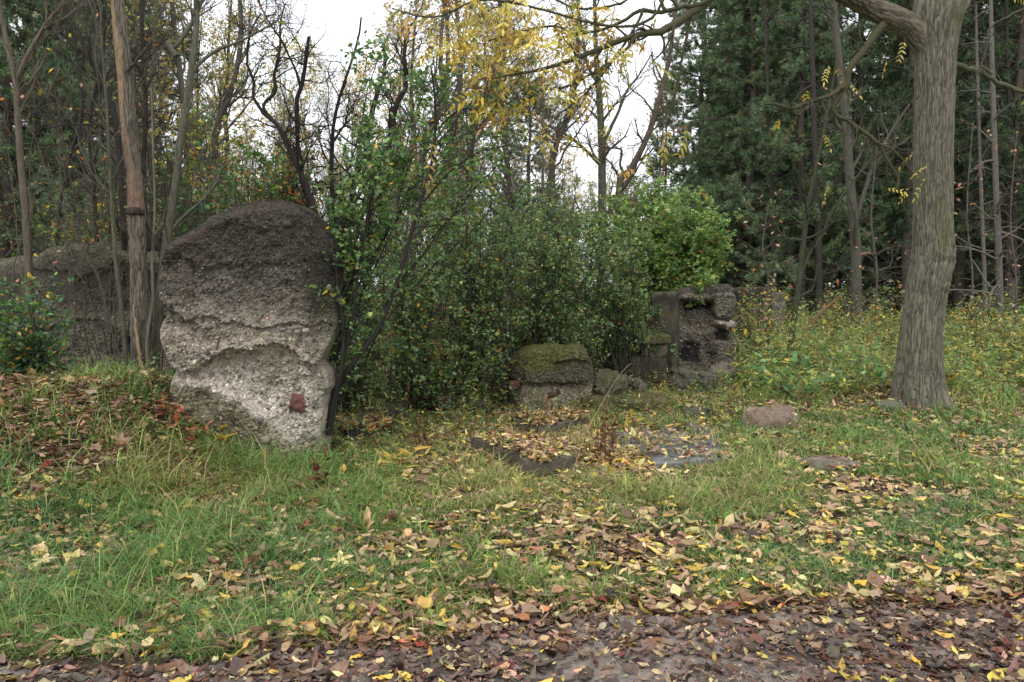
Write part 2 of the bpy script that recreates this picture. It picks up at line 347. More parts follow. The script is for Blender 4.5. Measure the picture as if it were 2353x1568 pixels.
def slabwall(name, label, left, right, top, vb, Y0, T, relief, colour, n=(230, 300), amp=.02, m=None, pebbles=0, seed=1, tilt=0., peb=(.006, .022), pr=8):
    """a free-standing slab: outline traced left/right by height and top by width, real thickness T, rough all round"""
    ns, ntt = n; nd = max(14, int(ns*.12))
    u_all = [p[1] for p in left]+[p[1] for p in right]; u0, u1 = min(u_all), max(u_all)
    left = [(a, b) for a, b in left]; right = [(a, b) for a, b in right]
    s = np.concatenate([np.linspace(0, 1, ns), np.ones(nd), np.linspace(1, 0, ns//2), np.zeros(nd)])
    d = np.concatenate([np.zeros(ns), np.linspace(0, 1, nd+2)[1:-1], np.ones(ns//2), np.linspace(1, 0, nd+2)[1:-1]])
    t = np.linspace(0, 1, ntt); ring = len(s)
    def mapst(s, d, t):
        sx, dy = 2*s-1, 2*d-1
        k = (np.abs(sx)**pr+np.abs(dy)**pr+1e-9)**(-1/pr); k = np.minimum(k, 1.0)
        sx = sx*k; dy = dy*k; s2 = (sx+1)/2; d2 = (dy+1)/2
        uu = u0+(u1-u0)*s2; vt = fit(top, uu); v = vb+(vt-vb)*t
        ul, ur = fit(left, v), fit(right, v); u = ul+(ur-ul)*s2
        vt = fit(top, u); v = vb+(vt-vb)*t
        rt = .5*sst(t, .94, 1.0)**2
        d2 = .5+(d2-.5)*(1-rt)
        Yf = Y0+tilt*(u-(u0+u1)/2)/FPX*Y0
        p = P(u, v, Yf)
        rel, wgt = relief(u, v), (1-d2)
        p[..., 1] = p[..., 1]+T*d2-rel*wgt
        return p, u, v
    Tg, Sg = np.meshgrid(t, s, indexing='ij'); _, Dg = np.meshgrid(t, d, indexing='ij')
    p, u, v = mapst(Sg, Dg, Tg)
    nc = 16; sc_, dc = np.meshgrid(np.linspace(0, 1, ns), np.linspace(0, 1, nc), indexing='ij')
    pc, uc, vc = mapst(sc_, dc, np.ones_like(sc_))
    allp = np.concatenate([p.reshape(-1, 3), pc.reshape(-1, 3)]); allu = np.r_[u.ravel(), uc.ravel()]; allv = np.r_[v.ravel(), vc.ravel()]
    base = allp.copy()
    D = vdisp(base, amp*1.6, 2.2, seed, 3)+vdisp(base, amp*.8, 9, seed+50, 3)
    pm_ = .35+.65*sst(fbm(base*4, 3, seed+93), -.25, .2)
    peb_h = (.8*np.clip(vnoise(base*48, seed+90)-.45, 0, 1)+.7*np.clip(vnoise(base*85, seed+91)-.45, 0, 1))*pm_
    allp = base+D; allp[:, 1] -= peb_h*amp*1.1; allp[:, 2] += peb_h*amp*.5*(allv < fit(top, allu)+14)
    C = colour(allu, allv, base)
    C = C*(1+.55*(vnoise(base*48, seed+90)-.5)[:, None]+.5*(vnoise(base*90, seed+92)-.5)[:, None])
    i = np.arange(ntt-1)[:, None]*ring; j = np.arange(ring)[None]
    F = np.stack([i+j, i+(j+1) % ring, i+ring+(j+1) % ring, i+ring+j], -1).reshape(-1, 4)
    o = ntt*ring; ii = (np.arange(ns-1)[:, None]*nc+np.arange(nc-1)[None]).ravel()
    F2 = np.stack([ii, ii+nc, ii+nc+1, ii+1], -1)+o
    b = P((u0+u1)/2, vb, Y0); b = np.array([b[0], b[1]+T/2, ter(b[0], b[1])])
    th = thing(name, b, label, 'concrete ruin'); g = Geo(); g.add(allp, [F, F2], C)
    if pebbles:
        r = np.random.default_rng(seed); k = r.integers(0, ntt-1, pebbles)*ring+r.integers(2, ns-3, pebbles)
        q = allp[:ntt*ring][k]; nn = nrm(np.array([[0, -1, .25]])+r.normal(size=(pebbles, 3))*.25)
        rad = np.exp(r.uniform(np.log(peb[0]), np.log(peb[1]), pebbles)); rad *= np.where(allv[k] < 590, .7, 1)
        cc = pal(r, pebbles, [(4, (.30, .26, .20)), (3, (.42, .38, .31)), (2, (.20, .14, .10)), (2, (.12, .12, .12)), (1, (.35, .22, .13))], .25)
        dk = C[k].mean(1)[:, None]/.25; mxx = (r.random(pebbles) < .78)[:, None]; cc = np.where(mxx, C[k]*np.exp(r.normal(size=(pebbles, 1))*.28)*1.05, cc*np.clip(dk, .3, 1.0)*.85)
        ico(r, g, q, nn, rad, cc)
    g.build('concrete_body', m or M_conc, th)
    return th
def ledge(u, v, pts, hgt, a, below=True):
    """material stands out by a above the traced line and drops back below it"""
    pv = fit(pts, u); us = [p[0] for p in pts]
    wu = sst(u, min(us)-12, min(us)+12)*(1-sst(u, max(us)-12, max(us)+12))
    return a*wu*np.where(v < pv, np.exp(-(pv-v)/hgt), 0)*sst(pv-v, -3, 5)
def rel_main(u, v):
    q = np.stack([u/60, v/60, 0*u], -1); nn = fbm(q, 5, 71, .6); v = v+nn*34+fbm(q*.4, 2, 72)*14; r = .05*fbm(q*.9+7, 4, 73)+.025*fbm(q*3+7, 3, 74)
    r = r+.035*(1-sst(v, 596, 614))                                       # the top lift stands proud
    r = r+ledge(u, v, [(375, 733), (480, 722), (560, 742), (680, 738), (768, 742)], 60, .045)
    r = r+ledge(u, v, [(400, 705), (440, 730), (480, 745), (500, 752)], 30, .06)
    r = r-.07*sst(v, 742, 752)*np.exp(-np.maximum(0, v-750)/90)*sst(u, 372, 420)*0
    r = r+ledge(u, v, [(378, 850), (440, 845), (500, 822), (520, 812), (560, 806), (640, 800), (700, 830), (768, 835)], 60, .075)
    r = r-.055*sst(v, 800, 850)*(1-sst(u, 700, 760))
    diag = fit([(380, 862), (480, 880), (560, 915), (640, 965), (700, 1040)], u)
    r = r+.10*sst(v, diag-6, diag+14)*(1-sst(u, 600, 720))
    r = r-.055*np.exp(-((u-640)/60)**2-((v-900)/60)**2)
    r = r-.09*np.exp(-((u-392)/22)**2-((v-722)/14)**2)
    r = r-.38*sst(u, 655, 790)*(1-sst(v, 640, 900))-.05*sst(u, 700, 790)
    for (pl_, a_) in [([(505, 742), (512, 770), (498, 800)], .03), ([(440, 610), (452, 660), (446, 700)], .02), ([(600, 900), (615, 960), (590, 1010), (600, 1060)], .02)]:
        vs = [b for a, b in pl_]; d_ = np.abs(u-np.interp(v, vs, [a for a, b in pl_])); r = r-a_*np.exp(-(d_/4)**2)*sst(v, min(vs)-5, min(vs)+5)*(1-sst(v, max(vs)-5, max(vs)+5))
    return r
def col_main(u, v, p):
    n1 = fbm(p*3, 4, 301); n2 = fbm(p*9, 3, 302)
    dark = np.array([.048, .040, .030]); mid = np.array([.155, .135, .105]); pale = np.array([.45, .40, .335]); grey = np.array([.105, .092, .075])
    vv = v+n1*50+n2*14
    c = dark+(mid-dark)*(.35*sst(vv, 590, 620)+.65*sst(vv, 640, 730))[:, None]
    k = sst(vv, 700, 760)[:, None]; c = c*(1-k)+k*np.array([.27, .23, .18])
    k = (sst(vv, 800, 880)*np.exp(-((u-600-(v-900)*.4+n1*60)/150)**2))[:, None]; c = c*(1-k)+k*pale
    diag = fit([(380, 862), (480, 880), (560, 915), (640, 965), (700, 1040)], u)
    k = (sst(v+n2*10, diag+6, diag+26)*(1-sst(u, 600, 680)))[:, None]; c = c*(1-k)+k*np.array([.17, .145, .095])
    k = (sst(v+n1*60, 985, 1050)*.75)[:, None]; c = c*(1-k)+k*np.array([.17, .165, .085])
    k = (sst(n1, -.05, .2)*sst(v, 600, 640)*(1-sst(v, 700, 770))*.85)[:, None]; c = c*(1-k)+k*grey
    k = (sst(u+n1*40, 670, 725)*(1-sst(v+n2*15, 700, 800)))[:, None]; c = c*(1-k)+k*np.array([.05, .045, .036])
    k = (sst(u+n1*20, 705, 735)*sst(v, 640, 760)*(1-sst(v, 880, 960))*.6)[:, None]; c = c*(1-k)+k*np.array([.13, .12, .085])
    return c
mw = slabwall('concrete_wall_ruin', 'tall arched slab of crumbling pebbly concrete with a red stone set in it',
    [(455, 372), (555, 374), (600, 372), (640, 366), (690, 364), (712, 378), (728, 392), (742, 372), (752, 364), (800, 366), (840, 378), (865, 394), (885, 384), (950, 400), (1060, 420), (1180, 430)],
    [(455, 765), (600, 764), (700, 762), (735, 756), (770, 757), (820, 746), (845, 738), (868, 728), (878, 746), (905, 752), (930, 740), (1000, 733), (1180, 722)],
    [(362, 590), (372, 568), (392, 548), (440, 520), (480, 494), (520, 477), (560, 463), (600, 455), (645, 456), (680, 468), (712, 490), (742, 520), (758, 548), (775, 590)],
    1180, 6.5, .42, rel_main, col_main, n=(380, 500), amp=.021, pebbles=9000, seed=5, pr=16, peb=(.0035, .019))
# the red stone bedded in it
def blob(g, c, size, rotz=0, p=3., res=18, amp=.08, fr=3., seed=1, col=(.2, .2, .2), col2=None, tiltx=0, tilty=0):
    l = np.linspace(-1, 1, res); A, B = np.meshgrid(l, l); o = np.ones_like(A); V = []
    for k in range(3):
        for sg in (-1, 1):
            q = [None]*3; q[k] = o*sg; q[(k+1) % 3] = A; q[(k+2) % 3] = B*sg; V.append(np.stack(q, -1).reshape(-1, 3))
    V = np.concatenate(V); V = V*((np.abs(V)**p).sum(1)**(-1/p))[:, None]
    size = np.asarray(size)/2; W = V*size
    W = W+vdisp(W+seed*3.1, amp*min(size)*2, fr/np.max(size), seed, 4)
    ca, sa = math.cos(tiltx), math.sin(tiltx); W = W@np.array([[1, 0, 0], [0, ca, sa], [0, -sa, ca]])
    ca, sa = math.cos(tilty), math.sin(tilty); W = W@np.array([[ca, 0, -sa], [0, 1, 0], [sa, 0, ca]])
    ca, sa = math.cos(rotz), math.sin(rotz); W = W@np.array([[ca, sa, 0], [-sa, ca, 0], [0, 0, 1]])
    W = W+np.asarray(c); i = (np.arange(res-1)[:, None]*res+np.arange(res-1)[None]).ravel(); f = np.stack([i, i+1, i+res+1, i+res], -1)
    F = np.concatenate([f+k*res*res for k in range(6)])
    C = np.broadcast_to(np.asarray(col, float), W.shape)
    if col2 is not None:
        k = sst(fbm(W*4, 4, seed+3), -.15, .25)[:, None]; C = C*(1-k)+k*np.asarray(col2)
    g.add(W, F, C); return g
g = Geo(); blob(g, P(692, 925, 6.61), (.17, .15, .14), p=6, amp=.14, col=(.135, .055, .042), col2=(.085, .045, .036), seed=3, tilty=.15)
o = g.build('embedded_stone', M_rock, mw); o['label'] = 'rusty red sandstone lump bedded in the pale concrete'
for (u, v, r, c) in [(684, 763, .030, (.20, .185, .17)), (703, 760, .036, (.25, .235, .21)), (652, 757, .022, (.17, .17, .17)), (600, 965, .04, (.13, .12, .12)), (608, 1010, .06, (.25, .22, .18)), (661, 516, .05, (.04, .037, .033))]:
    g = Geo(); blob(g, P(u, v, 6.47), (r*1.7, .08, r*1.2), p=2.4, res=8, amp=.05, col=c, seed=int(u)); g.build('embedded_cobble', M_rock, mw)

def col_back(u, v, p):
    n1 = fbm(p*2.5, 4, 401); c = np.array([.080, .070, .055])+0*p
    k = sst(v+n1*60, 690, 760)[:, None]; c = c*(1-k)+k*np.array([.17, .145, .11])
    k = (1-sst(v+n1*70, 585, 635))[:, None]*.7; c = c*(1-k)+k*np.array([.12, .11, .07])
    return c
def rel_back(u, v):
    q = np.stack([u/50, v/50, 0*u+5], -1); v = v+fbm(q, 4, 91)*45; u = u+fbm(q+4, 3, 92)*20
    r = .05*(1-sst(v, 615, 628))+ledge(u, v, [(60, 770), (200, 745), (420, 740)], 40, .05)+.02*np.sin(u*.03)
    r = r-.12*np.exp(-((u-300)/70)**2-((v-800)/30)**2)
    return r
slabwall('concrete_wall_ruin', 'dark mossy topped concrete wall behind the peeling dead trunk',
    [(540, 72), (700, 66), (1000, 60)], [(540, 440), (1000, 440)],
    [(60, 610), (85, 585), (120, 570), (180, 562), (230, 558), (280, 566), (300, 575), (360, 580), (445, 600)], 960, 8.6, .4, rel_back, col_back, n=(220, 220), amp=.035, m=M_conc, pebbles=900, seed=8, tilt=-.15)
slabwall('concrete_wall_ruin', 'blackened low concrete wall farthest back behind the pale barked sapling',
    [(560, -220), (1000, -220)], [(560, 110), (1000, 110)], [(-220, 600), (-100, 585), (0, 596), (60, 590), (110, 605)], 940, 10.2, .4, lambda u, v: 0*u, col_back, n=(120, 120), amp=.03, m=M_conc, seed=12)
slabwall('concrete_wall_ruin', 'dark concrete stub seen through the shrub stems right of the arched slab',
    [(600, 745), (1000, 745)], [(600, 835), (1000, 850)], [(740, 655), (790, 650), (830, 690), (850, 740)], 960, 9.2, .4, lambda u, v: .02*np.sin(v*.05), lambda u, v, p: np.array([.075, .068, .055])+0*p, n=(80, 120), amp=.03, m=M_mossc, seed=14)

# mossy boulder of concrete
def rel_rock(u, v):
    r = ledge(u, v, [(1270, 830), (1300, 826), (1356, 824)], 30, .09)
    r = r+.14*sst(v, 800, 870)-.06*sst(v, 872, 885)*(1-sst(v, 930, 960))
    r = r-.07*np.exp(-((u-1178)/20)**2-((v-884)/9)**2)
    r = r-.35*(1-sst(u, 1150, 1215))
    return r
def col_rock(u, v, p):
    n1 = fbm(p*3, 4, 501); c = np.array([.085, .073, .05])+0*p
    k = sst(v+n1*26, 868, 892)[:, None]; c = c*(1-k)+k*np.array([.27, .23, .165])
    k = (1-sst(v+n1*40+.25*(u-1200)*1, 835, 870))[:, None]; c = c*(1-k)+k*np.array([.085, .082, .028])
    k = sst(v, 925, 950)[:, None]*.7; c = c*(1-k)+k*np.array([.13, .13, .055])
    return c
mr = slabwall('concrete_block_ruin', 'squat mossy concrete block with dark brown stones showing under its lip',
    [(790, 1215), (822, 1178), (850, 1162), (880, 1155), (950, 1146), (1000, 1142)], [(790, 1350), (822, 1356), (850, 1368), (886, 1368), (930, 1356), (1000, 1352)],
    [(1140, 890), (1156, 855), (1172, 830), (1195, 810), (1226, 799), (1270, 797), (1303, 801), (1340, 797), (1352, 806), (1370, 850)], 1000, 9.2, .6, rel_rock, col_rock, n=(160, 140), amp=.026, m=M_mossc, pebbles=1300, seed=21, pr=5)
for (u, v, s, ti) in [(1270, 905, (.22, .14, .085), .35), (1182, 884, (.15, .12, .09), .1), (1325, 898, (.08, .08, .10), .5)]:
    g = Geo(); blob(g, P(u, v, 9.17), s, p=4, res=12, amp=.08, col=(.085, .04, .022), col2=(.06, .035, .025), seed=int(u), tilty=-ti); g.build('embedded_stone', M_rock, mr)

def block(name, label, u0, u1, v0, v1, Y, T, rotz=0, p=10., amp=.03, col=(.1, .09, .075), col2=None, m=None, seed=1, cat='concrete ruin', parent=None, res=44, bury=.1):
    a, b = P(u0, v0, Y), P(u1, v1, Y); W = b[0]-a[0]; H = a[2]-b[2]+bury
    c = np.array([(a[0]+b[0])/2, Y+T/2, a[2]-H/2])
    th = parent or thing(name, (c[0], c[1], ter(c[0], c[1])), label, cat)
    if rotz: W = W-abs(math.sin(rotz))*T*.9; W = W/max(.3, math.cos(rotz))
    g = Geo(); blob(g, c, (W, T, H), rotz, p, res, amp, 5, seed, col, col2)
    g.build('concrete_body' if parent is None else 'block', m or M_mossc, th); return th
DK = (.042, .037, .032); MD = (.15, .13, .10); PL = (.30, .27, .22)
block('stone_gatepost', 'square black stained concrete post standing left of the broken hollow slab', 1501, 1566, 671, 800, 11.9, .34, R(-28), 14, .022, DK, (.095, .085, .055), seed=31, bury=.9, m=M_conc)
def box_(u, v, u0, u1, v0, v1, e=4): return sst(u, u0-e, u0+e)*(1-sst(u, u1-e, u1+e))*sst(v, v0-e, v0+e)*(1-sst(v, v1-e, v1+e))
def wob(u, v): q = np.stack([u/22, v/22, 0*u], -1); return u+fbm(q, 3, 601)*9, v+fbm(q+9, 3, 602)*9
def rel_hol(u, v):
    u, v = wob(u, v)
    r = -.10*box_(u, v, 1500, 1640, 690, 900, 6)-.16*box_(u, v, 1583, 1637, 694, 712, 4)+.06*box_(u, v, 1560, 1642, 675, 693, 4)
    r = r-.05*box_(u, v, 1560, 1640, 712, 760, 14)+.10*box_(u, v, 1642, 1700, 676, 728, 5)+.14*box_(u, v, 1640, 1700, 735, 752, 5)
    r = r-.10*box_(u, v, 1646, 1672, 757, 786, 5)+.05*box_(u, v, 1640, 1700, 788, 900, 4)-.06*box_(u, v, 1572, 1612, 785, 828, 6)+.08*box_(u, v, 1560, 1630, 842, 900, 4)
    return r
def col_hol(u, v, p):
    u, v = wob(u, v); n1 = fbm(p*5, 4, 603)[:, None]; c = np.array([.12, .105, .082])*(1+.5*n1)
    for (w, k) in [((1563, 1700, 640, 675), (.07, .062, .05)), ((1560, 1620, 676, 693), (.17, .15, .12)), ((1583, 1637, 694, 712), (.02, .018, .016)), ((1563, 1640, 715, 765), (.15, .128, .10)),  # hollow and recess boxes near black: their shade is put into the colour
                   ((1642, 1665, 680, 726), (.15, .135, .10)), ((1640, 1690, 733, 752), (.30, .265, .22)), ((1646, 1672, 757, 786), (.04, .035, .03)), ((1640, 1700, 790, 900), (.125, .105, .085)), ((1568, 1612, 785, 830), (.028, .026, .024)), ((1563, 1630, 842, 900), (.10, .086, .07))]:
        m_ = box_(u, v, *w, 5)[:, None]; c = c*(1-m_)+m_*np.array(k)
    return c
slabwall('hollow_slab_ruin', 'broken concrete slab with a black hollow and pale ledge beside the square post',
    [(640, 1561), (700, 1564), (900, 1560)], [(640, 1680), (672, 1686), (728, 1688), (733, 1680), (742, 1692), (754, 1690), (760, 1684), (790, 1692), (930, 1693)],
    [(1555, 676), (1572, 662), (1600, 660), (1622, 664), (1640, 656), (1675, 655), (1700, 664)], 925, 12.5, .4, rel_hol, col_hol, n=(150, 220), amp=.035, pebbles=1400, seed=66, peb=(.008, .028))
th = block('capped_stump_ruin', 'low concrete stump with an overhanging mossy cap below the square post', 1405, 1538, 818, 903, 11.3, .5, R(6), 7, .05, (.075, .065, .05), (.11, .098, .07), seed=34, bury=.3)
block('', '', 1478, 1536, 788, 822, 11.38, .42, 0, 6, .05, (.19, .165, .12), (.12, .10, .075), seed=35, parent=th, res=26, bury=.02)
block('', '', 1458, 1546, 770, 793, 11.25, .55, 0, 6, .07, (.085, .08, .035), (.12, .105, .06), seed=36, parent=th, res=30, bury=.0)
block('far_wall_ruin', 'distant low broken wall in the weeds right of the hollow slab', 1690, 1790, 661, 730, 16.5, .45, 0, 9, .05, (.03, .027, .023), (.045, .04, .033), seed=37, bury=.5)
block('pale_wall_stub', 'pale stub of wall at the right end of the distant dark wall', 1775, 1806, 672, 735, 16.3, .45, 0, 7, .06, (.17, .15, .125), (.10, .09, .075), seed=38, bury=.5)
block('concrete_curb', 'long low mossy concrete curb covered with leaves before the stump', 1331, 1549, 915, 975, 9.0, .55, R(-7), 9, .05, (.075, .068, .035), (.14, .11, .06), seed=39, bury=.1)
SL = (.125, .123, .125); SL2 = (.085, .085, .088)
def slab(name, label, quad, thick, lift, col, seed, m=None):
    """flat slab from four ground-level corners, with real thickness and chipped rim"""
    Q = np.array([G(*q) for q in quad]); n = 34
    a, b = np.meshgrid(np.linspace(0, 1, n), np.linspace(0, 1, n), indexing='ij')
    top = ((1-a)*(1-b))[..., None]*Q[0]+(a*(1-b))[..., None]*Q[1]+(a*b)[..., None]*Q[2]+((1-a)*b)[..., None]*Q[3]
    cz = Q[:, 2]; A = np.c_[Q[:, :2], np.ones(4)]; k = np.linalg.lstsq(A, cz+np.asarray(lift), rcond=None)[0]
    top[..., 2] = top[..., 0]*k[0]+top[..., 1]*k[1]+k[2]
    base = top.copy(); ed = np.minimum(np.minimum(a, 1-a), np.minimum(b, 1-b)); ds = vdisp(base+seed, .085, 3.2, seed, 4)
    top = top+ds*np.array([1, 1, .12])+np.stack([0*a, 0*a, -.012*(1-sst(ed, 0, .05))], -1)
    bot = base+ds*np.array([1, 1, .1]); bot[..., 2] -= thick
    i = (np.arange(n-1)[:, None]*n+np.arange(n-1)[None]).ravel(); f = np.stack([i, i+1, i+n+1, i+n], -1)
    rim = np.r_[np.arange(n), np.arange(1, n)*n+n-1, (n-1)*n+np.arange(n-2, -1, -1), np.arange(n-2, 0, -1)*n]
    r2 = np.roll(rim, -1); s_ = np.stack([rim, rim+n*n, r2+n*n, r2], -1)
    c = Q.mean(0); th = thing(name, (c[0], c[1], ter(c[0], c[1])), label, 'stone slab')
    C = np.asarray(col)*(1+.5*fbm(np.concatenate([base.reshape(-1, 3)]*2)*3, 3, seed)[:, None])
    g = Geo(); g.add(np.concatenate([top.reshape(-1, 3), bot.reshape(-1, 3)]), [f, f+n*n, s_], C); g.build('slab_body', m or M_slate, th, smooth=False)
    SLABS.append((Q[:, :2], k)); return th
SLABS = []; TOPS = []
slab('stone_slab', 'bluish grey flagstone lying flat, its far corner pointed and strewn with leaves', [(1395, 1000), (1610, 976), (1648, 1012), (1440, 1036)], .08, .05, SL, 41)
slab('stone_slab', 'grey flagstone nearest the lawn with a few pale leaves on bare stone', [(1475, 1040), (1636, 1016), (1672, 1070), (1508, 1082)], .08, .07, SL, 42)
slab('stone_slab', 'narrow dark slab edge buried under yellow leaves before the mossy block', [(1180, 985), (1330, 966), (1352, 986), (1235, 1008)], .18, .12, (.10, .085, .065), 43, M_rock)
slab('stone_slab', 'leaf covered slab with broken dark front edge beside the tall grass', [(1085, 1036), (1290, 1046), (1322, 1082), (1245, 1106)], .16, .13, (.095, .08, .062), 44, M_rock)
slab('stone_slab', 'low dark step under brown leaves right of the arched slab', [(770, 1000), (880, 990), (905, 1012), (790, 1024)], .2, .14, (.05, .045, .04), 45, M_mossc)
slab('stone_slab', 'mossy step covered in brown leaves at the foot of the shrubs', [(850, 950), (1040, 900), (1060, 925), (900, 975)], .22, .16, (.06, .055, .04), 46, M_mossc)
def rock(label, u, v, size, col, col2, seed, p=2.6):
    c = G(u, v); TOPS.append((c[0], c[1]+size[1]/2, size[0]*.48, size[1]*.48, c[2]+size[2]*.72, 2.)); th = thing('boulder', c, label, 'rock'); g = Geo()
    blob(g, c+np.array([0, size[1]/2, size[2]*.22]), size, .2, p, 40, .20, 2.8, seed, col, col2); g.build('stone', M_rock, th)
rock('rounded pinkish brown boulder in the weeds left of the big trunk', 1783, 992, (.58, .4, .30), (.165, .12, .09), (.22, .18, .145), 51)
rock('small dark mossy rock between the curb and the pink boulder', 1612, 968, (.34, .3, .20), (.085, .08, .06), (.12, .11, .07), 52)
rock('low pale pink stone sunk in the lawn', 1925, 1085, (.46, .35, .10), (.19, .135, .11), (.13, .11, .085), 53)
rock('flat grey stone at the foot of the big trunk', 2060, 948, (.28, .3, .16), (.13, .12, .10), (.10, .10, .06), 54)
def chunk(label, u, v, Y, size, col, seed, tx=.2, ty=.2):
    q = P(u, v, Y); z = ter(q[0], q[1]); th = thing('concrete_chunk', (q[0], q[1], z), label, 'rubble'); g = Geo()
    blob(g, (q[0], q[1], z+size[2]*.30), size, tx*3, 5, 24, .16, 3.5, seed, col, tuple(c*.6 for c in col), tx, ty); g.build('chunk_body', M_mossc, th)
chunk('mossy chunk of concrete against the right side of the mossy block', 1392, 895, 9.5, (.45, .4, .5), (.11, .105, .06), 71, .2, -.3)
chunk('low tilted chunk between the mossy block and the capped stump', 1440, 905, 10.2, (.5, .4, .35), (.12, .105, .08), 72, -.2, .2)
chunk('small chunk in front of the mossy block', 1300, 965, 8.6, (.32, .25, .2), (.14, .125, .09), 73)
chunk('leafy rubble lump at the foot of the thicket left of the mossy block', 1060, 955, 8.9, (.6, .35, .28), (.09, .08, .055), 74, .1, .15)
chunk('dark rubble lump beside the buckthorn stems', 880, 975, 8.2, (.5, .35, .26), (.07, .062, .05), 75, .15, -.2)
chunk('rubble piece between the curb and the hollow slab', 1590, 915, 10.6, (.6, .4, .4), (.10, .092, .07), 76, -.2, .1)
chunk('grey chunk lying at the foot of the hollow slab', 1660, 890, 11.6, (.5, .35, .3), (.15, .13, .105), 77, .3, -.2)
# iron rod behind the slab
a = P(540, 470, 6.72); th = thing('metal_rod', (a[0], a[1], a[2]-.5), 'thin rusty iron rod sticking up behind the arched slab', 'metal rod')
g = Geo(); tubes(g, np.array([[a[0], a[1], a[2]-.6], [a[0]-.002, a[1], a[2]], P(541, 407, 6.72)]), np.array([.009]*3), 8, (.035, .026, .022)); g.build('rod', M_metal, th)

# ------------------------------------------------------------------ trees
def bark_trunk(pl, rad, k=64, n=220, furrow=.0, ff=22, seed=1, col=BARK_G, colf=None, flare=0.):
    """one traced trunk as a tube with real furrows: pl (m,3), rad (m)"""
    A = resamp(np.c_[np.asarray(pl), np.asarray(rad)], n); p, r = A[:, :3], A[:, 3]
    tg = nrm(np.gradient(p, axis=0)); a = nrm(np.cross(tg, np.array([0, 1., .01]))); b = np.cross(tg, a)
    th = np.linspace(0, 2*np.pi, k, endpoint=False); ca, sa = np.cos(th), np.sin(th)
    d = ca[None, :, None]*a[:, None]+sa[None, :, None]*b[:, None]
    L = np.r_[0, np.cumsum(np.linalg.norm(np.diff(p, axis=0), axis=1))]
    Q = np.stack(np.broadcast_arrays(ca[None]*ff/6.3, sa[None]*ff/6.3, (L*6.0)[:, None]), -1)
    wv = vdisp(Q*np.array([.3, .3, .9]), 1.5, 1, seed+5, 3)
    f1 = 1-np.abs(fbm(Q+wv*.6, 2, seed))*2.4; f1 = np.clip(f1, 0, 1)**1.5      # dark furrow lines
    f2 = fbm(Q*2.1, 3, seed+9)
    rr = r[:, None]*(1+.05*fbm(Q*.25, 2, seed+2))
    rr = rr-furrow*f1+furrow*.5*f2
    if flare: rr = rr+flare*np.exp(-L/.22)[:, None]*(1+.7*np.cos(th*5+1)[None])
    V = p[:, None]+rr[..., None]*d
    C = np.asarray(col)*(1-.6*f1+.35*f2)[..., None]
    if colf is not None: C = colf(C, V, th[None]+0*rr, L[:, None]+0*rr)
    i = np.arange(n-1)[:, None]*k; j = np.arange(k)[None]
    return V, np.stack([i+j, i+(j+1) % k, i+k+(j+1) % k, i+k+j], -1).reshape(-1, 4), C.reshape(-1, 3)
def tr(pl, Y):      # traced polyline, width in pixels -> points and radii
    pl = np.asarray(pl, float); Y = np.broadcast_to(Y, (len(pl),)); p = P(pl[:, 0], pl[:, 1], Y)
    return p, pl[:, 2]/FPX*Y/2*Y/np.hypot(p[:, 0], Y)
def limb(g, pl, Y, col, n=24, k=8, kn=.15, seed=0):
    p, r = tr(pl, Y); A = resamp(np.c_[p, r], n); rg = np.random.default_rng(seed)
    A[1:, :3] += rg.normal(size=(n-1, 3))*A[1:, 3:4]*kn*1.5; A[:, 3] = np.maximum(A[:, 3], .002)*(1+rg.normal(size=n)*kn*.4)
    tubes(g, A[:, :3], A[:, 3], k, col); return A[None, :, :3], A[None, :, 3]
def cat2(L):        # join polylines of equal step count
    return np.concatenate([a for a, b in L]), np.concatenate([b for a, b in L])

# the big walnut on the right
rw = np.random.default_rng(101)
base = G(2115, 930); YB = base[1]
tl = [(2114, 950, 142), (2113, 920, 132), (2112, 870, 124), (2115, 780, 114), (2124, 700, 109), (2132, 640, 108), (2141, 590, 108), (2143, 540, 105), (2144, 470, 104), (2144, 380, 102), (2146, 300, 100), (2148, 200, 102), (2150, 120, 108), (2152, 60, 122), (2158, 0, 126), (2175, -100, 100), (2190, -300, 90), (2200, -600, 70), (2190, -1000, 45)]
p, r = tr(tl, YB+.1); r = r*.9
th = thing('walnut_tree', (base[0], YB+.1, base[2]), 'big furrowed walnut trunk with a burl and a few yellow leaves on drooping limbs', 'tree')
def wcol(C, V, tt, L):
    k = sst(fbm(V*2.5, 3, 77), .0, .35)*sst(np.cos(tt-2.6), -.2, .8)
    return C*(1-k[..., None]*.6)+k[..., None]*.6*np.array([.075, .085, .025])
V, F, C = bark_trunk(p, r, 360, 1000, .011, 92, 3, (.158, .148, .108), wcol, .11)
# burl on the right side
for (bu, bv, br, ba) in [(2182, 585, .22, .05), (2168, 650, .16, .035), (2100, 900, .15, .03)]:
    c = P(bu, bv, YB-.12); dd = np.linalg.norm(V-c, axis=-1); ax = nrm(V-(p[6]*[1, 1, 0]+V*[0, 0, 1]))
    V = V+ax*(ba*np.exp(-(dd/br)**2)*(1+.5*fbm(V*14, 3, 9)))[..., None]
g = Geo(); g.add(V, F, C)
V2, F2, C2 = bark_trunk(*tr([(2150, 130, 70), (2105, 75, 66), (2060, 45, 58), (2010, 22, 52), (1950, -12, 50), (1850, -70, 44), (1740, -130, 38)], [YB+.1, YB+.1, YB+.05, YB, YB-.2, YB-.9, YB-1.8]), 96, 200, .012, 30, 4, (.15, .13, .09))
g.add(V2, F2, C2)
V2, F2, C2 = bark_trunk(*tr([(2160, 60, 70), (2200, 0, 62), (2260, -120, 55), (2340, -300, 40)], YB+.1), 60, 80, .01, 26, 5, (.2, .18, .13)); g.add(V2, F2, C2)
g.build('trunk', M_walnut, th)
g = Geo(); MOSSB = (.062, .060, .030); LB = []
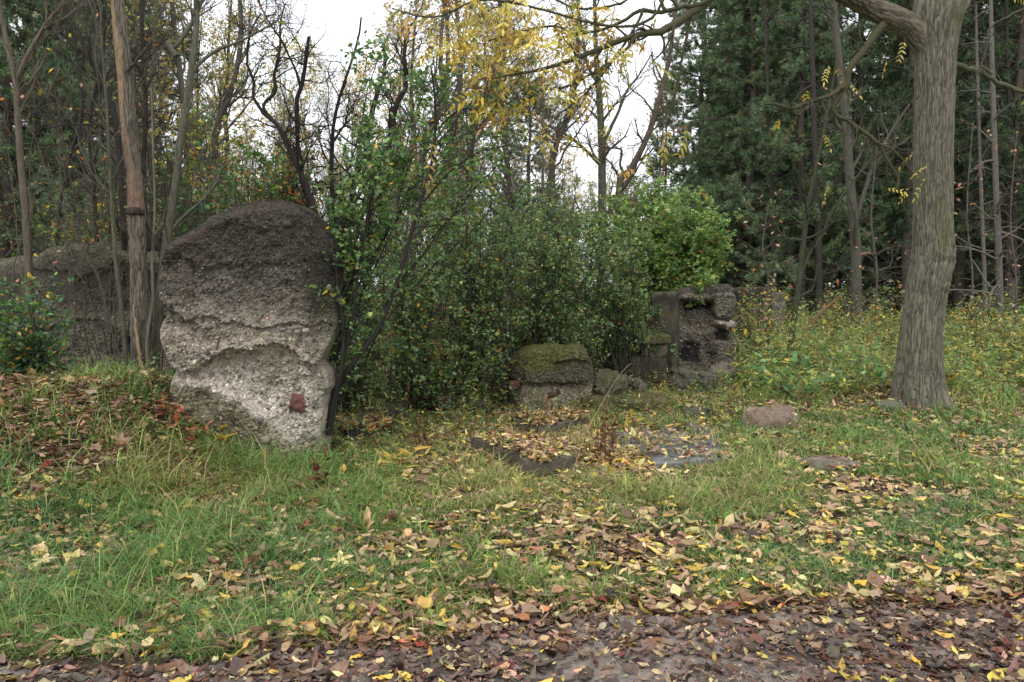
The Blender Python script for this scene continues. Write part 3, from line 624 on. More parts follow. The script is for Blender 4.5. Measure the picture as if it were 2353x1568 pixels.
LB.append(limb(g, [(2032, 55, 20), (2010, 85, 19), (1987, 113, 17), (1955, 158, 16), (1941, 200, 14), (1918, 235, 12), (1913, 250, 12), (1925, 268, 11), (1941, 274, 10), (1980, 299, 10), (2014, 327, 9), (2046, 380, 7), (2064, 404, 6), (2062, 430, 5), (2053, 443, 3)], YB-.25, MOSSB, 36, 10, .12, 1))
LB.append(limb(g, [(1938, 200, 11), (1905, 222, 10), (1870, 232, 10), (1840, 244, 9), (1814, 250, 8), (1785, 240, 7), (1758, 239, 5)], YB-.3, MOSSB, 36, 8, .15, 2))
LB.append(limb(g, [(2014, 327, 6), (2060, 352, 5), (2100, 400, 3), (2120, 440, 2)], YB-.3, MOSSB, 36, 6, .2, 3))
LB.append(limb(g, [(2195, 150, 16), (2230, 160, 14), (2260, 170, 13), (2290, 188, 12), (2320, 200, 12), (2353, 211, 11), (2440, 230, 9), (2540, 220, 6)], YB+.5, (.085, .085, .045), 36, 9, .12, 4))
LB.append(limb(g, [(2410, -60, 8), (2385, 0, 7), (2280, 60, 6), (2270, 100, 5), (2245, 180, 3)], YB-.5, MOSSB, 36, 6, .25, 5))
# overhead limb that comes back into the picture
LB.append(limb(g, [(1740, -130, 38), (1690, -60, 26), (1631, 0, 19), (1589, 32, 18), (1526, 70, 17), (1509, 74, 16), (1466, 81, 14), (1403, 102, 12), (1333, 130, 10), (1262, 155, 8), (1192, 169, 6), (1130, 180, 4)], [7.9, 7.6, 7.3, 7.2, 7.1, 7.0, 6.9, 6.8, 6.7, 6.6, 6.5, 6.5], MOSSB, 36, 12, .1, 6))
LB.append(limb(g, [(1690, -60, 18), (1620, 5, 11), (1562, 16, 10), (1520, 28, 10), (1473, 24, 9), (1440, 45, 8), (1390, 66, 7), (1326, 77, 6), (1270, 60, 5), (1190, 75, 4), (1120, 95, 3)], 7.2, MOSSB, 36, 9, .14, 7))
LB.append(limb(g, [(1466, 81, 8), (1420, 130, 7), (1360, 170, 6), (1300, 200, 5), (1240, 210, 4), (1180, 250, 3)], 6.8, MOSSB, 36, 7, .2, 8))
LB.append(limb(g, [(1530, 24, 8), (1490, -30, 7), (1420, 10, 6), (1330, 20, 5), (1240, -10, 4), (1130, 20, 3)], 7.0, MOSSB, 36, 7, .2, 9))
LB.append(limb(g, [(1480, 20, 8), (1455, 70, 6), (1400, 150, 6), (1340, 220, 5), (1290, 260, 4), (1255, 300, 3)], 7.0, MOSSB, 36, 7, .2, 10))
LB.append(limb(g, [(1560, 20, 9), (1530, -10, 8), (1500, 40, 7), (1400, 60, 6), (1130, 0, 5), (1000, 40, 4), (900, 20, 3)], 6.6, MOSSB, 36, 7, .2, 11))
LB.append(limb(g, [(1589, 32, 8), (1570, 120, 6), (1556, 200, 5), (1536, 260, 4), (1500, 300, 3), (1470, 330, 2)], 7.2, MOSSB, 36, 6, .2, 12))
for a, b in LB[5:]: pass
over = cat2(LB[5:]); low = cat2(LB[:5])
s1, r1 = sprout(rw, over[0], over[1], 20, .3, 1, 50, .62, 7, .30, (0, 0, -.05), .4, .0028)
s2, r2 = sprout(rw, s1, r1, 5, .2, 1, 48, .30, 5, .35, (0, 0, -.10), .6, .0018)
t1, q1 = sprout(rw, low[0], low[1], 9, .1, 1, 50, .45, 6, .30, (0, 0, -.02), .4, .0025)
t2, q2 = sprout(rw, t1, q1, 4, .2, 1, 50, .22, 4, .3, (0, 0, 0), .6, .0016)
tubes(g, s1, r1, 5, (.055, .050, .032)); tubes(g, s2, r2, 3, (.06, .052, .038)); tubes(g, t1, q1, 5, (.07, .066, .045)); tubes(g, t2, q2, 3, (.085, .08, .06))
g.build('branches', M_twig, th)
def compound(g, gt, rng, p0, D, L, nl, lf, C, droop=.5):
    """pinnate leaves: rachis with nl leaflets"""
    n = len(p0); D = nrm(D); t = np.linspace(.2, 1, nl)
    down = np.array([0, 0, -1.])
    side = nrm(np.cross(D, nrm(rng.normal(size=D.shape)+[0, 0, 1.5])))
    c = pal(rng, n, C, .15)
    ts = np.linspace(0, 1, 5); Rp = p0[:, None]+(D[:, None]*ts[None, :, None]+down*(ts**2)[None, :, None]*droop*.5)*L[:, None, None]
    tubes(gt, Rp, np.full((n, 5), .0012), 3, (.35, .25, .05))
    for j in range(nl):
        pos = p0+(D*t[j]+down*t[j]**2*droop*.5)*L[:, None]
        for sg in ((-1, 1) if j < nl-1 else (0,)):
            dd = nrm(side*sg*.9+D*(.5 if sg else 1)+down*.45+rng.normal(size=D.shape)*.12)
            nn = nrm(np.cross(dd, D)*(1 if sg >= 0 else -1)+rng.normal(size=D.shape)*.3+[0, 0, .4])
            keep = rng.random(n) < .86; l = lf*rng.uniform(.75, 1.15, n)
            leaves(g, pos[keep], dd[keep], nn[keep], l[keep], l[keep]*.30, np.clip(c*rng.uniform(.8, 1.15, (n, 1)), 0, 1)[keep], LAN, .35)
g = Geo(); gt = Geo()
ends = s2[:, -1]; eu, ev = proj(ends)
# the yellow leaves hang in clusters, thickest at the left end of the limb
dens = np.exp(-((eu-1130)/210)**2-((ev-90)/120)**2)*1.0+.40*np.exp(-((eu-1400)/180)**2-((ev-60)/80)**2)+.06
kp = rw.random(len(ends)) < dens*.72
YC = [(5, (.58, .44, .07)), (2, GOLD), (3, (.68, .55, .15)), (1.2, (.20, .11, .04)), (1.6, (.35, .36, .07))]
compound(g, gt, rw, ends[kp], nrm(rdir(rw, kp.sum(), .5)+[0, 0, -.35]), rw.uniform(.18, .34, kp.sum()), 6, .085, YC)
k2 = rw.integers(0, len(t2), 16); compound(g, gt, rw, t2[k2, -1], nrm(rdir(rw, 16, .5)+[0, 0, -.8]), rw.uniform(.15, .25, 16), 5, .06, YC)
for (u, v, L_) in [(2080, 88, .22), (1905, 145, .16), (1905, 420, .2), (2040, 132, .15), (1000, 315, .3), (1540, 290, .22), (1790, 270, .1)]:
    a = P(u, v, YB-.3 if u > 1600 else 6.6)[None]; compound(g, gt, rw, a, np.array([[-.25, .1, -1.]]), np.array([L_]), 6, .06 if u > 1600 else .08, YC[:3])
g.V += gt.V; g.C += gt.C; g.F += [f+g.n for f in gt.F]; g.build('crown', M_leaf, th)

# generic grown tree --------------------------------------------------
def grown(th, rng, trunk_pts, trunk_rad, col, n1=14, L1=1.2, a1=45, n2=6, L2=.5, n3=0, L3=.2, t0=.3, leaf=None, wob=.22, k=10, trop=(0, 0, .12), extra=None, names=('trunk', 'branches', 'crown'), bark=None, rr=.45, per=5, rmin=.002):
    """leaf = (size, aspect, palette, per twig)"""
    g = Geo(); A = resamp(np.c_[trunk_pts, trunk_rad], 26); tubes(g, A[:, :3], A[:, 3], k, col); P0, R0 = A[None, :, :3], A[None, :, 3]
    if extra:
        for e_p, e_r in extra:
            B = resamp(np.c_[e_p, e_r], 26); tubes(g, B[:, :3], B[:, 3], 7, col); P0 = np.concatenate([P0, B[None, :, :3]]); R0 = np.concatenate([R0, B[None, :, 3]])
    g.build(names[0], bark or M_bark, th)
    b = Geo(); c1, q1 = sprout(rng, P0, R0, n1, t0, 1, a1, L1, 8, wob, trop, rr, rmin*1.8)
    c2, q2 = sprout(rng, c1, q1, n2, .15, 1, 45, L2, 6, wob*1.1, trop, .55, rmin)
    tubes(b, c1, q1, 5, col); tubes(b, c2, q2, 3, col); last = c2
    if n3:
        c3, q3 = sprout(rng, c2, q2, n3, .2, 1, 45, L3, 4, wob, trop, .6, rmin*.8); tubes(b, c3, q3, 3, col); last = c3
    b.build(names[1], M_twig, th)
    if leaf:
        gl = Geo(); sz, asp, pl_, per_ = leaf; m = int(len(last)*min(1, per_)) if per_ < 1 else len(last)
        sel = last[rng.permutation(len(last))[:m]]
        twig_leaves(gl, rng, sel, max(1, int(per_)), sz, asp, lambda n: pal(rng, n, pl_)); gl.build(names[2], M_leaf, th)
    return P0, R0
def traced_tree(name, label, cat, pl, Y, col, seed, group=None, **kw):
    p, r = tr(pl, Y); b = p[0].copy(); b[2] = min(b[2], ter(b[0], b[1])); p[0, 2] = b[2]-.05
    th = thing(name, b, label, cat, group)
    if 'extra' in kw: kw['extra'] = [tr(e, Y) for e in kw['extra']]
    grown(th, np.random.default_rng(seed), p, r, col, **kw); return th
SPARSE = [(3, LIME), (2, (.4, .36, .06)), (2, ORG), (2, GREEN), (1, TAN)]
# far-left pale sapling with a fork
traced_tree('forked_sapling', 'pale barked sapling forking in a V high above the small bush', 'tree', [(75, 930, 24), (70, 800, 22), (66, 620, 20), (58, 480, 18), (48, 380, 17), (42, 280, 17), (36, 180, 16), (22, 130, 12), (8, 60, 11), (-5, 0, 10), (-30, -120, 7)], 7.9, (.12, .10, .072), 201,
    extra=[[(38, 185, 13), (62, 130, 11), (85, 90, 10), (110, 50, 10), (150, 0, 10), (190, -90, 7)]], n1=12, L1=.8, n2=5, L2=.35, t0=.3, leaf=(.035, .6, SPARSE, .12), wob=.15)
# snag
b0 = G(328, 893); YS = 7.55; sp, sr = tr([(326, 915, 56), (325, 890, 48), (322, 800, 44), (320, 700, 42), (318, 600, 41), (314, 500, 40), (311, 440, 37), (308, 400, 36), (300, 330, 36), (293, 250, 37), (288, 180, 36), (280, 100, 35), (273, 40, 33), (268, -20, 31), (262, -100, 28), (255, -220, 14)], YS)
th = thing('dead_snag', (sp[0, 0], YS, ter(sp[0, 0], YS)), 'dead trunk peeling its bark to bare brown wood in front of the dark wall', 'tree')
def scol(C, V, tt, L):
    u_, v_ = proj(V); n1 = fbm(V*np.array([9, 9, 2.2]), 4, 61)
    side = -np.cos(tt-math.pi)  # left side
    lx = (V[..., 0]-np.interp(V[..., 2], sp[:, 2], sp[:, 0]))/np.interp(V[..., 2], sp[:, 2], sr)
    bare = sst(-lx+n1*.7+.25, .05, .25)*(1-sst(v_, 478, 492))
    bare = np.maximum(bare, (1-sst(np.abs(v_-440), 38, 46))*sst(n1+.5, 0, .1)*(V[..., 1] < YS))
    gr = np.array([.20, .135, .095])*(1+.5*fbm(V*np.array([30, 30, 3]), 3, 63))[..., None]
    up = sst(-v_, -330, -200)[..., None]; gr = gr*(1-up)+up*np.array([.25, .17, .10])*(1+.4*fbm(V*np.array([30, 30, 3]), 3, 64))[..., None]
    hole = np.exp(-((u_-300)/7)**2-((v_-72)/16)**2)*.9
    C = C*(1-bare[..., None])+bare[..., None]*gr
    return C*(1-hole[..., None])
V, F, C = bark_trunk(sp, sr, 120, 420, .010, 26, 6, (.17, .145, .11), scol, .04); g = Geo(); g.add(V, F, C); g.build('trunk', M_walnut, th)
g = Geo(); limb(g, [(306, 700, 3), (312, 760, 9), (322, 820, 10), (335, 880, 12)], YS-.14, (.34, .24, .15), 20, 8, .15, 3); o = g.build('split_strip', M_bark, th); o['label'] = 'long pale strip of split wood leaning on the trunk'
g = Geo(); blob(g, P(313, 488, YS), (.17, .17, .10), p=2.5, res=16, amp=.2, col=(.05, .035, .028), seed=4); g.build('bark_collar', M_bark, th)
g = Geo(); q_ = [limb(g, [(292, 165, 8), (330, 120, 6), (345, 100, 4), (372, 96, 3)], YS-.1, BARK_D, 36, 6, .2, 5)]
q_.append(limb(g, [(330, 195, 6), (337, 150, 9), (333, 110, 7)], YS-.05, BARK_D, 36, 6, .2, 6)); g.build('branches', M_twig, th)
# saplings around the snag
traced_tree('thin_sapling', 'slender grey green sapling left of the peeling dead trunk', 'tree', [(292, 895, 13), (286, 780, 13), (276, 680, 12), (266, 600, 12), (262, 540, 11), (256, 450, 9), (250, 340, 8), (245, 240, 7), (235, 120, 5), (230, 0, 4)], 7.3, (.085, .085, .055), 203, n1=12, L1=.8, n2=5, L2=.35, t0=.45, leaf=(.03, .6, SPARSE, .1), wob=.18, k=8)
traced_tree('smooth_sapling', 'smooth grey sapling rising right of the peeling dead trunk', 'tree', [(352, 890, 24), (360, 780, 22), (368, 680, 24), (380, 590, 24), (392, 500, 21), (404, 420, 19), (412, 340, 18), (424, 270, 17), (436, 190, 17), (446, 120, 16), (452, 50, 14), (450, -60, 12), (455, -200, 9)], 7.75, (.11, .105, .075), 204,
    extra=[[(386, 540, 9), (420, 500, 7), (470, 455, 6), (500, 415, 5), (505, 395, 4), (530, 370, 4)], [(436, 190, 10), (455, 150, 9), (500, 115, 8), (545, 98, 6), (600, 70, 5), (640, 45, 4)], [(405, 130, 16), (385, 95, 13), (400, 110, 11), (440, 55, 10), (465, 0, 9)]], n1=9, L1=.7, n2=5, L2=.35, t0=.45, leaf=(.05, .6, SPARSE, .10), wob=.18)
traced_tree('split_stem', 'thin split stem crossing the foot of the dead trunk', 'tree', [(348, 905, 13), (342, 850, 12), (338, 790, 10), (345, 730, 9), (352, 690, 8), (350, 600, 7), (356, 480, 6), (352, 350, 5), (348, 200, 4)], 7.4, (.14, .12, .09), 205, n1=6, L1=.6, n2=4, L2=.3, t0=.4, wob=.18, k=7)
# dark leaning stems behind
for i, (pl, lab) in enumerate([
    ([(300, 900, 16), (285, 560, 15), (278, 400, 14), (268, 300, 14), (255, 235, 13), (225, 170, 12), (200, 120, 11), (165, 40, 9), (130, -30, 7)], 'dark stem leaning left behind the dead trunk'),
    ([(340, 900, 13), (338, 600, 12), (330, 400, 12), (335, 250, 11), (328, 120, 11), (325, 0, 10), (330, -100, 8)], 'straight dark stem just right of the dead trunk top'),
    ([(215, 900, 12), (222, 600, 12), (215, 420, 11), (205, 280, 10), (232, 150, 10), (240, 40, 9), (240, -80, 7)], 'dark stem left of the dead trunk reaching the top of the view'),
    ([(160, 900, 10), (130, 600, 9), (150, 400, 8), (190, 250, 8), (170, 100, 7), (150, -20, 5)], 'wavy thin dark stem behind the forked sapling')]):
    traced_tree('dark_stem_tree', lab, 'tree', pl, 8.6+i*.35, (.035, .030, .026), 210+i, group='thin dark trees behind the dead trunk', n1=16, L1=1.1, n2=6, L2=.5, t0=.35, leaf=(.035, .6, SPARSE, .12), wob=.22, k=7)
# crooked black stems against the sky
BK = (.030, .026, .023)
CR = [([(800, 900, 16), (740, 560, 14), (700, 420, 13), (661, 338, 12), (640, 290, 11), (598, 253, 8), (577, 211, 7), (584, 190, 7), (566, 137, 6), (577, 70, 5), (600, 30, 4)], [[(640, 290, 9), (605, 246, 8), (633, 211, 9), (630, 176, 8), (638, 140, 7), (644, 105, 6), (644, 56, 4), (655, 10, 3)]], 'crooked black stem forking twice against the white sky'),
      ([(770, 900, 14), (720, 520, 12), (696, 422, 12), (686, 360, 11), (684, 316, 10), (682, 232, 10), (692, 205, 10), (700, 160, 9), (703, 134, 9), (710, 84, 7)], [[(690, 200, 7), (682, 169, 6), (672, 145, 5), (661, 123, 5), (645, 90, 5), (619, 53, 4), (591, 0, 3)]], 'black stem ending in a snapped tip against the white sky'),
      ([(800, 910, 13), (775, 560, 11), (762, 420, 10), (764, 330, 9), (767, 281, 8), (784, 211, 7), (800, 165, 6), (823, 91, 5), (830, 40, 4)], [[(764, 330, 6), (790, 290, 5), (820, 262, 4)]], 'leaning dark stem at the right edge of the open sky'),
      ([(830, 920, 16), (800, 560, 14), (815, 420, 13), (840, 352, 12), (850, 290, 11), (858, 246, 11), (875, 190, 10), (886, 158, 8), (880, 100, 6)], [], 'dark trunk half hidden in the leafy buckthorn'),
      ([(840, 920, 18), (845, 560, 16), (860, 400, 15), (893, 338, 14), (900, 285, 13), (911, 239, 13), (930, 210, 12), (934, 176, 10), (928, 120, 8), (940, 60, 6)], [], 'thicker dark trunk bending right inside the leafy buckthorn')]
for i, (pl, ex, lab) in enumerate(CR):
    traced_tree('crooked_tree', lab, 'tree', pl, 8.3+.35*i, BK, 230+i, group='crooked black stems', extra=ex, n1=22, L1=.95, n2=7, L2=.40, t0=.40, a1=60, wob=.30, k=8, trop=(0, 0, .04),
        leaf=(.032, .6, [(3, ORG), (2, GREEN), (2, TAN), (1, RED)], .08))
# bare tree in the sky gap and leaning neighbours
traced_tree('bare_tree', 'straight bare tree standing in the gap of white sky', 'tree', [(1384, 700, 26), (1384, 440, 19), (1383, 400, 18), (1384, 340, 18), (1380, 280, 16), (1376, 200, 14), (1370, 130, 11), (1368, 60, 9), (1365, -40, 7), (1360, -200, 4)], 18, (.10, .10, .075), 240,
    extra=[[(1384, 340, 9), (1400, 300, 8), (1420, 260, 7), (1440, 210, 6), (1470, 170, 4), (1500, 120, 3)], [(1384, 385, 9), (1340, 340, 7), (1300, 310, 6), (1250, 285, 5), (1220, 270, 3)], [(1376, 195, 9), (1350, 150, 7), (1340, 90, 6), (1330, 20, 5), (1320, -60, 3)], [(1380, 280, 6), (1350, 250, 5), (1300, 215, 4), (1270, 200, 3)]],
    n1=11, L1=1.6, n2=6, L2=.8, t0=.25, leaf=(.07, .5, [(3, YEL), (1, ORG)], .15), wob=.16, trop=(0, 0, .1))
traced_tree('leaning_tree', 'brown trunk leaning right above the bright bush', 'tree', [(1415, 760, 22), (1422, 450, 17), (1436, 410, 16), (1460, 370, 14), (1490, 310, 13), (1508, 250, 12), (1525, 190, 11), (1540, 120, 9), (1552, 20, 7), (1560, -80, 5)], 14.5, (.095, .075, .055), 241,
    extra=[[(1440, 405, 7), (1425, 380, 6), (1428, 345, 5), (1395, 340, 4), (1370, 335, 3)]], n1=14, L1=1.1, n2=6, L2=.6, t0=.25, leaf=(.06, .4, [(3, YEL), (1, ORG)], .25), wob=.2)
# leaning saplings right of centre
traced_tree('mossy_sapling', 'dark mossy sapling leaning right in the weeds near the big trunk', 'tree', [(1808, 850, 15), (1815, 810, 15), (1824, 740, 14), (1836, 650, 13), (1846, 560, 12), (1856, 480, 11), (1868, 420, 9), (1885, 340, 8), (1905, 240, 6), (1920, 150, 4)], 12.3, (.055, .058, .034), 242,
    extra=[[(1838, 640, 9), (1862, 580, 8), (1890, 540, 8), (1905, 500, 7), (1935, 450, 6), (1990, 380, 5), (2010, 350, 4)]], n1=12, L1=1.0, n2=5, L2=.55, t0=.2, leaf=(.06, .55, [(3, ORG), (2, PINK), (1, YEL)], .12), wob=.2, a1=60)
traced_tree('grey_tree', 'grey green trunk between the mossy sapling and the big furrowed trunk', 'tree', [(1975, 770, 30), (1968, 690, 27), (1966, 560, 25), (1955, 440, 23), (1945, 300, 20), (1930, 160, 17), (1915, 0, 14), (1900, -150, 9)], 17.5, (.085, .08, .06), 243,
    extra=[[(1968, 500, 12), (1990, 430, 10), (2010, 370, 9), (2050, 300, 7), (2090, 240, 5)]], n1=14, L1=1.6, n2=6, L2=.8, t0=.2, leaf=(.06, .5, [(3, YEL), (1, ORG), (1, PINK)], .12), wob=.2)
for i, (u, v, lab, Yd) in enumerate([(2300, 770, 'pale pine trunk right of the big furrowed trunk', 17), (2265, 760, 'second slimmer pale trunk right of the big furrowed trunk', 20), (1885, 700, 'slender grey trunk in the dark wood behind the mossy sapling', 21), (1780, 690, 'thin dark trunk in the wood above the far wall', 22), (2335, 740, 'trunk at the edge of the dark wood on the far right', 21)]):
    wpx = [17, 11, 17, 11, 14][i]
    traced_tree('bare_pine_trunk', lab, 'tree', [(u, v+12, wpx*1.2), (u-4, v-150, wpx), (u-10, v-300, wpx*.9), (u-16, v-480, wpx*.8), (u-22, v-700, wpx*.6), (u-25, v-900, wpx*.4)], Yd, (.13, .115, .10) if i < 2 else (.045, .04, .034), 250+i, group='bare trunks in the dark wood', n1=26, L1=1.2, n2=5, L2=.5, t0=.1, a1=80, wob=.12, trop=(0, 0, -.04), k=8)
# orange-leaved twiggy saplings
for i, (u, v, Yd, hh, lab) in enumerate([(2230, 800, 14.5, 520, 'twiggy beech sapling with peach leaves right of the big trunk'), (2330, 790, 15.5, 480, 'peach leaved sapling at the far right edge of the wood'), (1760, 720, 15, 250, 'thin twigs with orange leaves above the far wall'), (2010, 760, 14.5, 430, 'peach leaved sapling close left of the big trunk'), (1760, 830, 12.9, 170, 'low purple and yellow leaved twigs before the distant wall')]):
    traced_tree('beech_sapling', lab, 'tree', [(u, v, 6), (u+5, v-hh*.3, 5), (u-8, v-hh*.6, 4), (u+6, v-hh, 2)], Yd, (.11, .095, .08), 260+i, group='saplings with peach leaves', n1=20, L1=1.1 if hh > 200 else .7, n2=7, L2=.45, t0=.15, a1=65, trop=(0, 0, .0), leaf=(.075, .5, [(4, (.60, .30, .16)), (3, ORG), (2, (.45, .30, .22)), (1, YEL)] if hh > 170 else [(2, (.35, .2, .18)), (3, YEL), (2, LIME), (1, ORG)], .30 if hh > 170 else 1), wob=.2, k=6)
print('named trees', time.time()-T00)

# ------------------------------------------------------------------ shrubs
def shrub(name, label, base, envs, n_st, seed, leafsz, asp, palette, col=BK, n2=7, L2=.45, n3=4, L3=.2, per=4, group=None, spread=.25, r0=.012, cat='shrub', flat=.6, t0=.35, direct=None, flat_crown=False):
    """many stems from the base curve to points in the envelopes; twigs carry the leaves"""
    rg = np.random.default_rng(seed); base = np.asarray(base, float); base[2] = ter(base[0], base[1])
    th = thing(name, base, label, cat, group)
    vol = np.array([e[3]*e[4]*e[5] for e in envs]); k = rg.choice(len(envs), n_st, p=vol/vol.sum())
    E = np.array(envs, float)[k]; d = rdir(rg, n_st)*rg.uniform(.25, 1, (n_st, 1))**.5
    tgt = E[:, :3]+d*E[:, 3:]; b = base+np.c_[rg.normal(size=(n_st, 2))*spread, np.full(n_st, -.05)]
    b[:, 2] = ter(b[:, 0], b[:, 1])-.05
    mid = b*.5+tgt*.5; mid[:, :2] = b[:, :2]*.6+tgt[:, :2]*.4; mid[:, 2] = b[:, 2]+(tgt[:, 2]-b[:, 2])*.6
    t = np.linspace(0, 1, 14)[None, :, None]
    st = b[:, None]*(1-t)**2+2*mid[:, None]*t*(1-t)+tgt[:, None]*t*t
    wv = np.cumsum(rg.normal(size=st.shape)*.022, 1); st = st+wv-wv[:, :1]
    rad = (r0*rg.uniform(.5, 1.3, n_st))[:, None]*np.linspace(1, .3, 14)[None]
    g = Geo(); tubes(g, st, rad, 6, np.asarray(col)); 
    if direct:
        for (pl, Yd) in direct: st_, rd_ = limb(g, pl, Yd, col, 14, 8, .12, seed); st = np.concatenate([st, st_]); rad = np.concatenate([rad, rd_])
    g.build('stems', M_twig, th)
    c1, q1 = sprout(rg, st, rad, n2, t0, 1, 50, L2, 6, .25, (0, 0, .06), .5, .0028)
    c2, q2 = sprout(rg, c1, q1, n3, .15, 1, 50, L3, 4, .28, (0, 0, .03), .6, .0018)
    g = Geo(); tubes(g, c1, q1, 4, np.asarray(col)*1.1); tubes(g, c2, q2, 3, np.asarray(col)*1.3); g.build('branches', M_twig, th)
    g = Geo(); twig_leaves(g, rg, c2 if per >= 1 else c2[rg.random(len(c2)) < per], max(1, int(per)), leafsz, asp, lambda n: pal(rg, n, palette), flat=flat); g.build('crown', M_leaf, th)
    return th
def env(u, v, Y, wu, wv, dy):
    c = P(u, v, Y); return (c[0], c[1], c[2], wu/FPX*Y, dy, wv/FPX*Y)
BKT = [(5, (.13, .235, .065)), (4, (.125, .225, .095)), (2, (.085, .16, .06)), (2.6, (.19, .28, .07)), (1.2, (.26, .32, .07)), (.3, YEL)]
# the leafy buckthorn right of the arched slab
b0 = G(757, 985)
shrub('buckthorn_shrub', 'tall leafy buckthorn fanning up from the right foot of the arched slab', (b0[0]+.02, 7.0, 0),
    [env(850, 430, 7.0, 130, 130, .45), env(960, 250, 7.1, 170, 110, .5), env(1060, 330, 7.2, 130, 90, .4), env(840, 600, 6.95, 95, 80, .35), env(800, 330, 7.1, 60, 100, .3), env(900, 160, 7.1, 80, 60, .3), env(1100, 380, 7.3, 140, 110, .4), env(780, 450, 7.1, 50, 90, .3), env(930, 110, 7.2, 90, 70, .3), env(1040, 200, 7.3, 110, 80, .3)],
    24, 301, .047, .62, BKT, n2=14, L2=.50, n3=4, L3=.21, per=5, spread=.05, r0=.012, t0=.35,
    direct=[([(752, 1000, 15), (756, 938, 14), (775, 885, 12), (798, 850, 12), (845, 790, 11), (883, 737, 10), (925, 610, 9), (946, 526, 9), (964, 475, 8), (995, 362, 7), (1002, 274, 6), (997, 197, 4), (990, 150, 3)], 6.85),
            ([(755, 1000, 12), (775, 900, 11), (800, 780, 9), (815, 700, 8), (825, 600, 7), (850, 480, 5), (870, 380, 4)], 6.8),
            ([(752, 1000, 12), (765, 920, 10), (790, 820, 9), (786, 740, 7), (778, 680, 6), (772, 600, 5), (780, 500, 4)], 6.75),
            ([(1002, 300, 4), (1060, 250, 4), (1110, 262, 3), (1180, 230, 2)], 6.85), ([(964, 475, 5), (1030, 400, 4), (1100, 350, 3), (1170, 335, 2)], 6.95)])
# the thicket in the middle
TH = [(GREEN, TEAL)]
DKB = [(4, (.12, .205, .095)), (4, (.135, .225, .07)), (3, (.19, .27, .08)), (1.6, (.27, .32, .09)), (.35, YEL), (.10, ORG), (.3, BRN)]
labs = ['dense dark green shrub behind the mossy step', 'thicket shrub directly behind the mossy block', 'upright thicket shrub between the buckthorn and the mossy block',
        'dark shrub filling the space left of the square post', 'tall back shrub rising behind the middle of the thicket', 'back shrub of the thicket below the bare tree', 'low leafy shrub touching the capped stump']
for i, (u, Yd, envs, n_) in enumerate([
    (930, 8.9, [env(900, 640, 8.9, 110, 110, .5), env(980, 530, 9.0, 120, 100, .5)], 26),
    (1250, 10.2, [env(1230, 640, 10.2, 120, 120, .6), env(1290, 530, 10.3, 130, 90, .6)], 34),
    (1100, 9.5, [env(1080, 640, 9.5, 110, 110, .5), env(1110, 510, 9.6, 140, 95, .6)], 34),
    (1410, 11.0, [env(1420, 640, 11, 100, 100, .6), env(1390, 550, 11.1, 110, 90, .6)], 34),
    (1150, 11.5, [env(1130, 480, 11.5, 150, 80, .7), env(1000, 450, 11.2, 120, 90, .6)], 32),
    (1340, 12.5, [env(1330, 520, 12.5, 140, 75, .8), env(1240, 500, 12.3, 130, 70, .8)], 32),
    (1420, 11.5, [env(1440, 740, 11.8, 70, 70, .4), env(1370, 750, 11.3, 80, 60, .5)], 18)]):
    shrub('thicket_shrub', labs[i], (P(u, 700, Yd)[0], Yd, 0), envs, n_, 310+i, .040 if i < 4 else .048, .62, DKB if i < 4 else BKT, n2=12, L2=.48, n3=4, L3=.20, per=5, group='shrubs of the thicket', spread=.30, r0=.011, t0=.30, col=(.038, .032, .026))
BRI = [(5, (.20, .33, .09)), (3, (.16, .28, .10)), (2.5, (.30, .38, .10)), (.6, (.42, .36, .05)), (.2, ORG)]
shrub('bright_bush', 'bright green rounded bush overhanging the square post', (P(1560, 650, 13.3)[0], 13.4, 0),
    [env(1560, 520, 13.2, 130, 95, .8), env(1480, 480, 13.4, 90, 60, .6), env(1610, 480, 13.2, 55, 50, .5), env(1620, 580, 13.0, 55, 50, .5), env(1450, 520, 13, 110, 80, .6), env(1360, 500, 13, 60, 50, .5), env(1600, 635, 12.5, 75, 40, .35)],
    66, 330, .066, .6, BRI, n2=14, L2=.5, n3=5, L3=.22, per=6, spread=.25, r0=.014, t0=.4, col=(.06, .05, .035))
